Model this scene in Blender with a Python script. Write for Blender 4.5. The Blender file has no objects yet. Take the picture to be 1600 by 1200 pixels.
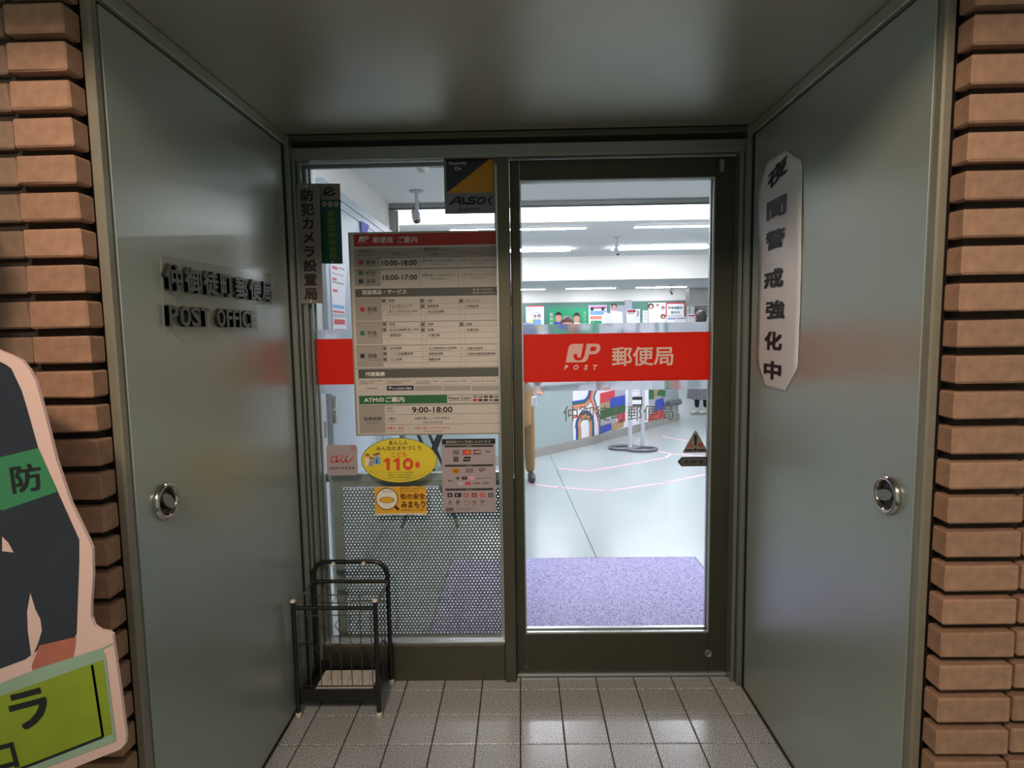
import bpy, bmesh, math, random
from mathutils import Vector, Matrix
random.seed(7)
S = bpy.context.scene
COL = S.collection
PI = math.pi
# ---------------------------------------------------------------- camera
CF, CP, CYW, CR, CH = 915.947, .0910, .0160, .0159, 1.3856
_fw = Vector((-math.sin(CYW)*math.cos(CP), math.cos(CYW)*math.cos(CP), -math.sin(CP)))
_r0 = Vector((math.cos(CYW), math.sin(CYW), 0)); _u0 = _r0.cross(_fw)
_rt = _r0*math.cos(CR) - _u0*math.sin(CR); _up = _r0*math.sin(CR) + _u0*math.cos(CR)
CAMP = Vector((0, 0, CH))
cam = bpy.data.cameras.new('camera'); cam.sensor_fit = 'HORIZONTAL'; cam.sensor_width = 36
cam.lens = CF/1600*36; cam.clip_start = .02; cam.clip_end = 60
camo = bpy.data.objects.new('camera', cam); COL.objects.link(camo)
camo.matrix_world = Matrix(((_rt.x, _up.x, -_fw.x, 0), (_rt.y, _up.y, -_fw.y, 0), (_rt.z, _up.z, -_fw.z, CH), (0, 0, 0, 1)))
S.camera = camo
# ---------------------------------------------------------------- world, exposure
S.view_settings.view_transform = 'Standard'; S.view_settings.look = 'None'
S.view_settings.gamma = 1; S.view_settings.use_curve_mapping = False
S.view_settings.exposure = 0.0
w = bpy.data.worlds.new('night'); S.world = w; w.use_nodes = True
bgn = w.node_tree.nodes['Background']; bgn.inputs[0].default_value = (.66, .70, .60, 1); bgn.inputs[1].default_value = .47
S.cycles.max_bounces = 10; S.cycles.diffuse_bounces = 4; S.cycles.glossy_bounces = 4
S.cycles.transmission_bounces = 8; S.cycles.transparent_max_bounces = 12
S.cycles.sample_clamp_indirect = 4; S.cycles.caustics_reflective = False; S.cycles.blur_glossy = .5
# ---------------------------------------------------------------- street lamp (behind the camera) and its light
def area(name, loc, target, sx, sy, power, color, spread=PI):
    l = bpy.data.lights.new(name, 'AREA'); l.shape = 'RECTANGLE'; l.size = sx; l.size_y = sy
    l.energy = power; l.color = color; l.spread = spread
    o = bpy.data.objects.new(name, l); COL.objects.link(o); o.location = loc
    o.rotation_euler = (Vector(target)-Vector(loc)).to_track_quat('-Z', 'Y').to_euler()
    return o
area('street_lamp_light', (-.50, -.60, 2.62), (-.12, 1.2, 1.75), .30, .16, 12, (1, .78, .60), 1.5)
area('street_glow_light', (.7, -1.4, 3.05), (.2, 1.6, 1.1), 1.2, .6, 9.5, (1, .90, .80), 2.4)

# ---------------------------------------------------------------- helpers
def lin(c):
    c = c/255
    return c/12.92 if c <= .04045 else ((c+.055)/1.055)**2.4
def rgb(r, g, b): return (lin(r), lin(g), lin(b), 1)
MATS = {}
def mat(name, col, rough=.6, metal=0, spec=.5, noise=0, nscale=30, bump=0, bscale=200, emit=0, trans=0, rnd=0, coat=0, stretch=None):
    if name in MATS: return MATS[name]
    m = bpy.data.materials.new(name); m.use_nodes = True; nt = m.node_tree; N = nt.nodes; L = nt.links
    p = N['Principled BSDF']; c = rgb(*col)
    p.inputs['Base Color'].default_value = c; p.inputs['Roughness'].default_value = rough
    p.inputs['Metallic'].default_value = metal; p.inputs['Specular IOR Level'].default_value = spec
    p.inputs['Coat Weight'].default_value = coat
    if emit:
        p.inputs['Emission Color'].default_value = c; p.inputs['Emission Strength'].default_value = emit
    src = None
    if noise or bump or rnd:
        tc = N.new('ShaderNodeTexCoord'); vec = tc.outputs['Object']
        if stretch:
            mp = N.new('ShaderNodeMapping'); mp.inputs['Scale'].default_value = stretch; L.new(vec, mp.inputs[0]); vec = mp.outputs[0]
    if noise or rnd:
        hs = N.new('ShaderNodeHueSaturation'); hs.inputs['Color'].default_value = c
        val = None
        if noise:
            nz = N.new('ShaderNodeTexNoise'); nz.inputs['Scale'].default_value = nscale; nz.inputs['Detail'].default_value = 4
            L.new(vec, nz.inputs['Vector'])
            mr = N.new('ShaderNodeMapRange'); mr.inputs[1].default_value = .3; mr.inputs[2].default_value = .7
            mr.inputs[3].default_value = 1-noise; mr.inputs[4].default_value = 1+noise; L.new(nz.outputs[0], mr.inputs[0]); val = mr.outputs[0]
        if rnd:
            oi = N.new('ShaderNodeObjectInfo'); m2 = N.new('ShaderNodeMapRange')
            m2.inputs[3].default_value = 1-rnd; m2.inputs[4].default_value = 1+rnd; L.new(oi.outputs['Random'], m2.inputs[0])
            if val:
                mm = N.new('ShaderNodeMath'); mm.operation = 'MULTIPLY'; L.new(val, mm.inputs[0]); L.new(m2.outputs[0], mm.inputs[1]); val = mm.outputs[0]
            else: val = m2.outputs[0]
        L.new(val, hs.inputs['Value']); L.new(hs.outputs[0], p.inputs['Base Color']); src = hs.outputs[0]
    if bump:
        nb = N.new('ShaderNodeTexNoise'); nb.inputs['Scale'].default_value = bscale; nb.inputs['Detail'].default_value = 3
        L.new(vec, nb.inputs['Vector'])
        b = N.new('ShaderNodeBump'); b.inputs['Strength'].default_value = bump; b.inputs['Distance'].default_value = .002
        L.new(nb.outputs[0], b.inputs['Height']); L.new(b.outputs[0], p.inputs['Normal'])
    if trans:
        t = N.new('ShaderNodeBsdfTranslucent'); t.inputs[0].default_value = c
        if src: L.new(src, t.inputs[0])
        mx = N.new('ShaderNodeMixShader'); mx.inputs[0].default_value = trans
        L.new(p.outputs[0], mx.inputs[1]); L.new(t.outputs[0], mx.inputs[2]); L.new(mx.outputs[0], N['Material Output'].inputs[0])
    MATS[name] = m; return m
def speckle(name, a, b, scale, rough, lo=.42, hi=.6, bump=.2, dots=None, dscale=0, rnd=0, bdist=.0015):
    m = bpy.data.materials.new(name); m.use_nodes = True; nt = m.node_tree; N = nt.nodes; L = nt.links
    p = N['Principled BSDF']; p.inputs['Roughness'].default_value = rough
    tc = N.new('ShaderNodeTexCoord'); nz = N.new('ShaderNodeTexNoise'); nz.inputs['Scale'].default_value = scale; nz.inputs['Detail'].default_value = 3
    L.new(tc.outputs['Object'], nz.inputs['Vector'])
    cr = N.new('ShaderNodeValToRGB'); cr.color_ramp.elements[0].position = lo; cr.color_ramp.elements[1].position = hi
    cr.color_ramp.elements[0].color = rgb(*a); cr.color_ramp.elements[1].color = rgb(*b); L.new(nz.outputs[0], cr.inputs[0])
    out = cr.outputs[0]
    if rnd:
        oi = N.new('ShaderNodeObjectInfo'); mr = N.new('ShaderNodeMapRange'); mr.inputs[3].default_value = 1-rnd; mr.inputs[4].default_value = 1+rnd
        L.new(oi.outputs['Random'], mr.inputs[0]); hs = N.new('ShaderNodeHueSaturation'); L.new(out, hs.inputs['Color']); L.new(mr.outputs[0], hs.inputs['Value']); out = hs.outputs[0]
    if dots:
        vz = N.new('ShaderNodeTexNoise'); vz.inputs['Scale'].default_value = dscale; vz.inputs['Detail'].default_value = 1
        L.new(tc.outputs['Object'], vz.inputs['Vector'])
        c2 = N.new('ShaderNodeValToRGB'); c2.color_ramp.elements[0].position = .62; c2.color_ramp.elements[1].position = .68
        L.new(vz.outputs[0], c2.inputs[0])
        mx = N.new('ShaderNodeMix'); mx.data_type = 'RGBA'; L.new(c2.outputs[0], mx.inputs[0]); L.new(out, mx.inputs[6]); mx.inputs[7].default_value = rgb(*dots); out = mx.outputs[2]
    L.new(out, p.inputs['Base Color'])
    if bump:
        b = N.new('ShaderNodeBump'); b.inputs['Strength'].default_value = bump; b.inputs['Distance'].default_value = bdist
        L.new(nz.outputs[0], b.inputs['Height']); L.new(b.outputs[0], p.inputs['Normal'])
    MATS[name] = m; return m
def glassmat(name, tint=(1, 1, 1), refl=.06):
    m = bpy.data.materials.new(name); m.use_nodes = True; N = m.node_tree.nodes; L = m.node_tree.links; N.remove(N['Principled BSDF'])
    t = N.new('ShaderNodeBsdfTransparent'); t.inputs[0].default_value = (*tint, 1)
    g = N.new('ShaderNodeBsdfGlossy'); g.inputs['Roughness'].default_value = .01
    lw = N.new('ShaderNodeFresnel'); lw.inputs[0].default_value = 1.3
    mx = N.new('ShaderNodeMixShader'); L.new(lw.outputs[0], mx.inputs[0]); L.new(t.outputs[0], mx.inputs[1]); L.new(g.outputs[0], mx.inputs[2])
    L.new(mx.outputs[0], N['Material Output'].inputs[0]); MATS[name] = m; return m
def frostmat(name):
    m = bpy.data.materials.new(name); m.use_nodes = True; N = m.node_tree.nodes; L = m.node_tree.links; N.remove(N['Principled BSDF'])
    r = N.new('ShaderNodeBsdfRefraction'); r.inputs['Roughness'].default_value = .16; r.inputs['IOR'].default_value = 1.18; r.inputs[0].default_value = (.96, .97, 1, 1)
    t = N.new('ShaderNodeBsdfTranslucent'); t.inputs[0].default_value = (.9, .92, .97, 1)
    mx = N.new('ShaderNodeMixShader'); mx.inputs[0].default_value = .35; L.new(r.outputs[0], mx.inputs[1]); L.new(t.outputs[0], mx.inputs[2])
    L.new(mx.outputs[0], N['Material Output'].inputs[0]); MATS[name] = m; return m

def at(u, v, Y=None, X=None, Z=None):      # a measured point of the photograph on a plane of the place
    d = _fw + _rt*((u-800)/CF) - _up*((v-600)/CF)
    t = Y/d.y if Y is not None else (X/d.x if X is not None else (Z-CH)/d.z)
    return CAMP + d*t

class MB:
    def __init__(s): s.v = []; s.f = []; s.sm = []
    def add(s, vs, fs, smooth=False):
        b = len(s.v); s.v += [tuple(x) for x in vs]; s.f += [tuple(b+i for i in f) for f in fs]; s.sm += [smooth]*len(fs); return s
    def box(s, x0, x1, y0, y1, z0, z1, bev=0):
        if x0 > x1: x0, x1 = x1, x0
        if y0 > y1: y0, y1 = y1, y0
        if z0 > z1: z0, z1 = z1, z0
        if bev <= 0:
            vs = [(x, y, z) for z in (z0, z1) for y in (y0, y1) for x in (x0, x1)]
            return s.add(vs, [(0, 2, 3, 1), (4, 5, 7, 6), (0, 1, 5, 4), (2, 6, 7, 3), (0, 4, 6, 2), (1, 3, 7, 5)])
        bm = bmesh.new(); bmesh.ops.create_cube(bm, size=1)
        for v in bm.verts: v.co = Vector(((x0+x1)/2+v.co.x*(x1-x0), (y0+y1)/2+v.co.y*(y1-y0), (z0+z1)/2+v.co.z*(z1-z0)))
        bmesh.ops.bevel(bm, geom=bm.edges[:], offset=bev, segments=1, affect='EDGES')
        bm.verts.index_update(); s.add([v.co for v in bm.verts], [[v.index for v in f.verts] for f in bm.faces]); bm.free(); return s
    def tube(s, pts, r, n=10, closed=False, caps=True):
        pts = [Vector(p) for p in pts]; m = len(pts); rings = []
        prev = None
        for i, p in enumerate(pts):
            a = pts[i-1] if (i > 0 or closed) else p; b = pts[(i+1) % m] if (i < m-1 or closed) else p
            t = (b-a).normalized()
            if prev is None:
                u = t.orthogonal().normalized()
            else:
                u = (prev - t*prev.dot(t)).normalized()
            prev = u; w_ = t.cross(u)
            rr = r[i] if isinstance(r, (list, tuple)) else r
            rings.append([p+(u*math.cos(2*PI*k/n)+w_*math.sin(2*PI*k/n))*rr for k in range(n)])
        vs = [q for ring in rings for q in ring]; fs = []
        for i in range(m if closed else m-1):
            j = (i+1) % m
            for k in range(n): fs.append((i*n+k, i*n+(k+1) % n, j*n+(k+1) % n, j*n+k))
        s.add(vs, fs, True)
        if caps and not closed:
            s.add(rings[0], [tuple(range(n))[::-1]]); s.add(rings[-1], [tuple(range(n))])
        return s
    def lathe(s, c, axis, prof, n=28, smooth=True):      # prof: (radius, height along axis)
        c = Vector(c); a = Vector(axis).normalized(); u = a.orthogonal().normalized(); w_ = a.cross(u)
        vs = []; fs = []
        for r, h in prof:
            for k in range(n): vs.append(c+a*h+(u*math.cos(2*PI*k/n)+w_*math.sin(2*PI*k/n))*r)
        for i in range(len(prof)-1):
            for k in range(n): fs.append((i*n+k, i*n+(k+1) % n, (i+1)*n+(k+1) % n, (i+1)*n+k))
        return s.add(vs, fs, smooth)
    def slab(s, pts, nrm, th):                            # outline (3D, planar) given thickness along -nrm
        pts = [Vector(p) for p in pts]; nrm = Vector(nrm); n = len(pts); bk = [p-nrm*th for p in pts]
        s.add(pts+bk, [tuple(range(n)), tuple(range(2*n-1, n-1, -1))]+[(i, (i+1) % n, n+(i+1) % n, n+i) for i in range(n)]); return s
    def ball(s, c, r, n=12, sc=(1, 1, 1)):
        vs = []; fs = []; m = n//2
        for i in range(m+1):
            th = PI*i/m
            for k in range(n):
                ph = 2*PI*k/n; vs.append((c[0]+r*sc[0]*math.sin(th)*math.cos(ph), c[1]+r*sc[1]*math.sin(th)*math.sin(ph), c[2]+r*sc[2]*math.cos(th)))
        for i in range(m):
            for k in range(n): fs.append((i*n+k, (i+1)*n+k, (i+1)*n+(k+1) % n, i*n+(k+1) % n))
        return s.add(vs, fs, True)
    def mesh(s, name, m, off=(0, 0, 0)):
        me = bpy.data.meshes.new(name)
        me.from_pydata([(v[0]-off[0], v[1]-off[1], v[2]-off[2]) for v in s.v], [], s.f)
        me.polygons.foreach_set('use_smooth', s.sm)
        if m: me.materials.append(MATS[m] if isinstance(m, str) else m)
        me.update(); return me
def wloc(o):
    v = Vector((0, 0, 0))
    while o: v += o.location; o = o.parent
    return v
def tag(o, label=None, cat=None, group=None, kind=None):
    if label: o['label'] = label
    if cat: o['category'] = cat
    if group: o['group'] = group
    if kind: o['kind'] = kind
    return o
def obj(name, mb, m, parent=None, loc=None, **k):
    P = wloc(parent) if parent else Vector((0, 0, 0))
    loc = Vector(loc) if loc is not None else P
    o = bpy.data.objects.new(name, mb.mesh(name, m, loc)); COL.objects.link(o)
    if parent: o.parent = parent
    o.location = loc-P
    return tag(o, **k)
def thing(name, label, cat, loc, group=None):
    o = bpy.data.objects.new(name, None); COL.objects.link(o); o.location = loc; o.empty_display_size = .05
    return tag(o, label, cat, group)
def struct(name, mb, m, parent=None, **k):
    return obj(name, mb, m, parent, kind=None if parent else 'structure', **k)
def shared(name, me, parent, loc):
    o = bpy.data.objects.new(name, me); COL.objects.link(o); o.parent = parent; o.location = Vector(loc)-wloc(parent); return o

# ---- lettering: built-in font curves turned into meshes
_tc = {}
def glyphs(text, bold=0.0, extrude=0.0, shear=0.0, res=2):
    k = (text, bold, extrude, shear, res)
    if k in _tc: return _tc[k]
    boldr, bold = max(0, bold)*1.25, 0
    cu = bpy.data.curves.new('lettering', 'FONT'); cu.body = text; cu.size = 1; cu.offset = bold; cu.extrude = extrude; cu.shear = shear
    cu.resolution_u = res
    o = bpy.data.objects.new('lettering', cu); COL.objects.link(o)
    dg = bpy.context.evaluated_depsgraph_get(); dg.update()
    me = bpy.data.meshes.new_from_object(o.evaluated_get(dg))
    vs0 = [tuple(v.co) for v in me.vertices]; fs0 = [tuple(p.vertices) for p in me.polygons]; vs = []; fs = []
    sh = [(0, 0)] if boldr <= 0 else [(0, 0)]+[(boldr*math.cos(a), boldr*math.sin(a)) for a in (PI/4, PI*.75, PI*1.25, PI*1.75)]
    for i, (dx, dy) in enumerate(sh):
        b0 = len(vs); vs += [(v[0]+dx, v[1]+dy, v[2]*(1-.004*i)+(0 if extrude else i*.15)) for v in vs0]; fs += [tuple(b0+q for q in f) for f in fs0]
    bpy.data.objects.remove(o); bpy.data.curves.remove(cu); bpy.data.meshes.remove(me)
    if not vs: vs = [(0, 0, 0), (1, 0, 0), (1, 1, 0)]; fs = [(0, 1, 2)]
    xs = [v[0] for v in vs]; ys = [v[1] for v in vs]; b = (min(xs), min(ys), max(xs), max(ys))
    _tc[k] = (vs, fs, b); return _tc[k]

class Sheet:
    """A flat printed thing. Marks are laid out in measured units (ox, oy, scale turn them into the photograph's
    frame), land on the sheet's plane, and are thin raised prints, one part per colour."""
    def __init__(s, plane, name, label, cat, px=(0, 0, 1), th=.002, eps=.0004, group=None, parent=None):
        s.pl, s.val = plane; s.px = px; s.th = th; s.eps = eps; s.lay = {}; s.order = []; s.root = None
        s.name, s.label, s.cat, s.group = name, label, cat, group; s.parent = parent
        s.n = Vector({'Y': (0, -1, 0), 'X': (-1 if s.val > 0 else 1, 0, 0)}[plane[0]]) if plane[0] != 'W' else None
        s.level = 1; s.back = None
    def P(s, x, y):
        u = s.px[0]+x/s.px[2]; v = s.px[1]+y/s.px[2]
        return at(u, v, **{s.pl: s.val})
    def frame(s, x0, y0, x1, y1):
        xm, ym = (x0+x1)/2, (y0+y1)/2
        a = s.P(x0, ym); b = s.P(x1, ym); c = s.P(xm, y0); d = s.P(xm, y1)
        h = 'X' if s.pl == 'Y' else 'Y'
        ha, hb = (a.x, b.x) if h == 'X' else (a.y, b.y)
        return ha, hb, c.z, d.z
    def W(s, h, z, lv):
        q = s.eps*lv
        return Vector((h, s.val, z))+s.n*q if s.pl == 'Y' else Vector((s.val, h, z))+s.n*q
    def base(s, m, quad=None, pts=None):
        if quad:
            h0, h1, z0, z1 = s.frame(*quad); out = [s.W(h0, z0, 0), s.W(h1, z0, 0), s.W(h1, z1, 0), s.W(h0, z1, 0)]
        else: out = [s.P(*p) for p in pts]
        c = sum(out, Vector())/len(out)
        s.root = s.parent or thing(s.name, s.label, s.cat, c, s.group)
        mb = MB().slab(out, s.n, s.th); s.back = obj('backing_sheet', mb, m, s.root); return s
    def L(s, m, nm='lettering'):
        k = (m, nm)
        if k not in s.lay: s.lay[k] = MB()
        return s.lay[k]
    def rect(s, m, x0, y0, x1, y1, nm='printed_block', lv=1):
        h0, h1, z0, z1 = s.frame(x0, y0, x1, y1)
        s.L(m, nm).add([s.W(h0, z0, lv), s.W(h1, z0, lv), s.W(h1, z1, lv), s.W(h0, z1, lv)], [(0, 1, 2, 3)])
    def poly(s, m, pts, nm='printed_shape', lv=1):
        q = [s.P(*p) for p in pts]; q = [s.W(p.x if s.pl == 'Y' else p.y, p.z, lv) for p in q]
        s.L(m, nm).add(q, [tuple(range(len(q)))])
    def ell(s, m, cx, cy, rx, ry, nm='printed_shape', lv=1, n=32):
        s.poly(m, [(cx+rx*math.cos(2*PI*i/n), cy+ry*math.sin(2*PI*i/n)) for i in range(n)], nm, lv)
    def line(s, m, pts, wd, nm='printed_line', lv=1):
        for (xa, ya), (xb, yb) in zip(pts, pts[1:]):
            L = math.hypot(xb-xa, yb-ya) or 1; nx, ny = -(yb-ya)/L*wd/2, (xb-xa)/L*wd/2
            s.poly(m, [(xa+nx, ya+ny), (xb+nx, yb+ny), (xb-nx, yb-ny), (xa-nx, ya-ny)], nm, lv)
    def arc(s, m, cx, cy, r0, r1, a0, a1, nm='printed_line', lv=1, n=16, ky=1):
        pts = [(cx+r1*math.cos(a0+(a1-a0)*i/n), cy+ky*r1*math.sin(a0+(a1-a0)*i/n)) for i in range(n+1)]
        pts2 = [(cx+r0*math.cos(a0+(a1-a0)*i/n), cy+ky*r0*math.sin(a0+(a1-a0)*i/n)) for i in range(n, -1, -1)]
        for i in range(n): s.poly(m, [pts[i], pts[i+1], pts2[n-i-1], pts2[n-i]], nm, lv)
    def text(s, m, t, x0, y0, x1, y1, bold=0.0, shear=0.0, lv=2, rot=0, nm='lettering'):
        vs, fs, b = glyphs(t, bold, 0, shear)
        bw = (b[2]-b[0]) or 1; bh = (b[3]-b[1]) or 1
        out = []
        if rot:
            cx, cy = (x0+x1)/2, (y0+y1)/2; ca, sa = math.cos(rot), math.sin(rot)
            for v in vs:
                dx = ((v[0]-b[0])/bw-.5)*(x1-x0); dy = (.5-(v[1]-b[1])/bh)*(y1-y0)
                p = s.P(cx+dx*ca+dy*sa, cy-dx*sa+dy*ca); out.append(s.W(p.x if s.pl == 'Y' else p.y, p.z, lv+v[2]))
        else:
            h0, h1, z0, z1 = s.frame(x0, y0, x1, y1)
            for v in vs: out.append(s.W(h0+(v[0]-b[0])/bw*(h1-h0), z1+(v[1]-b[1])/bh*(z0-z1), lv+v[2]))
        s.L(m, nm).add(out, fs)
    def column(s, m, t, cx, w_, y0, y1, bold=0.0, lv=2, fill=.86, cxb=None):   # text running downwards
        n = len(t); st = (y1-y0)/n
        for i, ch in enumerate(t):
            vs, fs, b = glyphs(ch, bold); k = 1/1.0
            c = cx+((cxb if cxb is not None else cx)-cx)*(i+.5)/n
            bw = b[2]-b[0]; bh = b[3]-b[1]; bx = (b[0]+b[2])/2; by = (b[1]+b[3])/2
            hw = w_*bw/2; hh = st*fill*bh/2; ox = (bx-.5)*w_; oy = -(by-.37)*st*fill
            yc = y0+st*(i+.5)+oy
            s.text(m, ch, c+ox-hw, yc-hh, c+ox+hw, yc+hh, bold, lv=lv)
    def done(s):
        for (m, nm), mb in s.lay.items(): obj(nm, mb, m, s.root)
        return s.root

# ---- skinned figures
def skin(nodes, edges, levels=2):
    me = bpy.data.meshes.new('limbs'); names = list(nodes)
    me.from_pydata([nodes[k][0] for k in names], [(names.index(a), names.index(b)) for a, b in edges], [])
    o = bpy.data.objects.new('limbs', me); COL.objects.link(o)
    o.modifiers.new('skin', 'SKIN')
    sv = me.skin_vertices[0].data
    for i, k in enumerate(names):
        r = nodes[k][1]; sv[i].radius = (r, r) if not isinstance(r, tuple) else r; sv[i].use_root = (i == 0)
    md = o.modifiers.new('sub', 'SUBSURF'); md.levels = levels; md.render_levels = levels
    dg = bpy.context.evaluated_depsgraph_get(); dg.update()
    r = bpy.data.meshes.new_from_object(o.evaluated_get(dg))
    mb = MB().add([tuple(v.co) for v in r.vertices], [tuple(p.vertices) for p in r.polygons], True)
    bpy.data.objects.remove(o); bpy.data.meshes.remove(me); bpy.data.meshes.remove(r); return mb
# ---------------------------------------------------------------- materials
mat('panel_steel', (168, 177, 167), rough=.30, metal=.30, spec=.6, noise=.03, nscale=3, bump=.05, bscale=300)
mat('ceiling_steel', (168, 170, 156), rough=.36, metal=.35, noise=.04, nscale=2.5, bump=.05, bscale=250)
mat('trim_steel', (140, 134, 118), rough=.38, metal=.2, noise=.04, nscale=20)
mat('jamb_aluminium', (140, 147, 140), rough=.34, metal=.6, noise=.03, nscale=15)
mat('bronze_frame', (86, 84, 70), rough=.42, metal=.55, noise=.06, nscale=8, bump=.05)
mat('door_bronze', (70, 70, 57), rough=.45, metal=.5, noise=.05, nscale=9, bump=.05)
mat('bead_aluminium', (190, 196, 196), rough=.3, metal=.7)
mat('black_gap', (14, 14, 12), rough=.8)
mat('chrome', (205, 200, 190), rough=.16, metal=1)
mat('dark_steel', (70, 66, 60), rough=.3, metal=.9)
mat('turn_steel', (150, 146, 138), rough=.35, metal=.8)
mat('mortar', (52, 42, 33), rough=.95, noise=.2, nscale=60, bump=.4)
mat('brick_clay', (168, 129, 104), rough=.78, noise=.16, nscale=45, bump=.35, bscale=420, rnd=.09)
mat('brick_dull', (140, 114, 95), rough=.8, noise=.12, nscale=45, bump=.35, bscale=420, rnd=.09)
speckle('floor_tile', (130, 129, 129), (230, 230, 230), 230, .19, .36, .66, .22, rnd=.05); MATS['floor_tile'].node_tree.nodes['Principled BSDF'].inputs['Specular IOR Level'].default_value = .95
mat('grout', (74, 66, 58), rough=.9, noise=.1)
mat('letter_metal', (92, 98, 95), rough=.4, metal=.3)
mat('letter_film', (160, 168, 159), rough=.22, metal=.3)
mat('paper_white', (226, 226, 228), rough=.85, noise=.025, nscale=14, bump=.5, bscale=14)
mat('ink_black', (22, 22, 24), rough=.6); mat('ink_faded', (92, 96, 108), rough=.7, noise=.25, nscale=60)
mat('sign_grey', (126, 118, 110), rough=.5); mat('sign_grey_light', (172, 166, 160), rough=.5)
mat('sign_frame', (150, 148, 138), rough=.4, metal=.4)
mat('board_white', (196, 188, 180), rough=.5); mat('board_cell', (157, 150, 142), rough=.5)
mat('board_box', (132, 122, 116), rough=.5)
mat('rule_grey', (128, 120, 114), rough=.5); mat('bar_grey', (78, 80, 74), rough=.5)
mat('board_red', (176, 38, 30), rough=.45); mat('red_ink', (190, 60, 56), rough=.5); mat('pink_ink', (178, 92, 100), rough=.5)
mat('green_bar', (30, 98, 52), rough=.5); mat('navy', (32, 38, 66), rough=.5); mat('green_ink', (40, 100, 74), rough=.5)
mat('print_white', (232, 226, 216), rough=.5); mat('text_grey', (48, 45, 43), rough=.5)
mat('yellow_sheet', (250, 232, 84), rough=.5, trans=.5); mat('amber_sheet', (250, 196, 60), rough=.5, trans=.3)
mat('alarm_yellow', (196, 132, 20), rough=.45); mat('alarm_navy', (26, 32, 44), rough=.45); mat('alarm_grey', (120, 122, 126), rough=.45)
mat('vermilion', (226, 72, 38), rough=.5); mat('brown_ink', (78, 28, 14), rough=.5)
mat('orange_logo', (196, 84, 70), rough=.5); mat('mauve_sheet', (166, 154, 158), rough=.5)
mat('olive_sign', (18, 78, 66), rough=.5); mat('gold_ink', (118, 124, 34), rough=.5)
mat('red_film', (244, 36, 16), rough=.5, trans=.62); mat('film_white', (250, 240, 232), rough=.5, trans=.5); mat('letter_film_grey', (120, 118, 112), rough=.5, trans=.1)
mat('skin', (214, 160, 136), rough=.6); mat('skin_print', (178, 104, 84), rough=.5, noise=.12, nscale=25); mat('hair', (34, 27, 25), rough=.5); mat('hair_red', (84, 48, 46), rough=.5)
mat('navy_print', (38, 42, 54), rough=.28, noise=.1, nscale=12); mat('pink_border', (226, 190, 180), rough=.35)
mat('armband', (54, 128, 84), rough=.35, noise=.05, nscale=20); mat('lime', (138, 156, 36), rough=.4, noise=.05, nscale=20); mat('silver_green', (150, 176, 152), rough=.4, noise=.1, nscale=12)
mat('rack_black', (16, 17, 17), rough=.28, coat=.3); mat('wire_grey', (104, 100, 92), rough=.3, metal=.8); mat('cap_white', (228, 216, 200), rough=.5)
mat('tray_white', (222, 214, 204), rough=.6); mat('tray_black', (26, 27, 28), rough=.45)
mat('in_wall', (232, 231, 224), rough=.8, noise=.01, nscale=4); mat('in_ceiling', (224, 226, 228), rough=.8)
mat('lobby_ceiling', (222, 224, 220), rough=.8, noise=.015, nscale=220, stretch=(.05, 1, 1))
mat('in_floor', (158, 167, 165), rough=.24, noise=.025, nscale=1.6, bump=.12, bscale=9)
mat('steel_door', (176, 188, 194), rough=.4); mat('counter_grey', (158, 172, 172), rough=.4); mat('skirting', (150, 146, 140), rough=.5, noise=.06, nscale=6)
mat('rail_grey', (146, 146, 144), rough=.35, metal=.5); mat('dark_line', (40, 42, 44), rough=.6)
speckle('mat_lilac', (70, 68, 92), (186, 180, 220), 190, .95, .37, .50, .6, rnd=0)
mat('mat_edge', (92, 90, 118), rough=.9)
mat('perf_grey', (124, 132, 126), rough=.45, metal=.2); mat('perf_frame', (150, 160, 154), rough=.4, metal=.3)
mat('lamp_glow', (240, 242, 255), emit=58); mat('lamp_fill', (240, 242, 255), emit=15); mat('lamp_body', (236, 232, 218), rough=.5)
mat('cam_grey', (176, 180, 180), rough=.45); mat('cam_dark', (40, 42, 44), rough=.3)
mat('tape_pink', (246, 178, 190), rough=.5); mat('green_board', (84, 128, 114), rough=.7); mat('poster_green', (40, 150, 104), rough=.5)
mat('poster_white', (240, 240, 244), rough=.5); mat('poster_blue', (120, 164, 220), rough=.5); mat('poster_pink', (226, 150, 190), rough=.5); mat('poster_orange', (236, 140, 110), rough=.5)
mat('poster_red', (206, 60, 70), rough=.5); mat('poster_blue_deep', (44, 70, 170), rough=.5); mat('poster_tan', (176, 142, 106), rough=.5); mat('poster_grey', (168, 168, 178), rough=.5); mat('poster_yellow', (240, 216, 90), rough=.5)
mat('khaki', (150, 118, 80), rough=.85, noise=.08, nscale=30); mat('khaki_light', (170, 134, 92), rough=.85, noise=.08, nscale=30); mat('slate_cloth', (98, 104, 128), rough=.85); mat('red_cloth', (206, 110, 118), rough=.8)
mat('skirt_grey', (126, 124, 130), rough=.85); mat('sock_dark', (34, 38, 38), rough=.9); mat('shoe_white', (232, 230, 216), rough=.5); mat('shoe_dark', (52, 50, 50), rough=.5)
mat('pennant', (120, 120, 224), rough=.6, trans=.3); mat('tube_grey', (96, 98, 104), rough=.4); mat('pole_silver', (196, 198, 206), rough=.3, metal=.3)
glassmat('clear_glass', (.97, .98, .985)); glassmat('clear_film', (.96, .97, 1)); frostmat('frosted_film')

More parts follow.
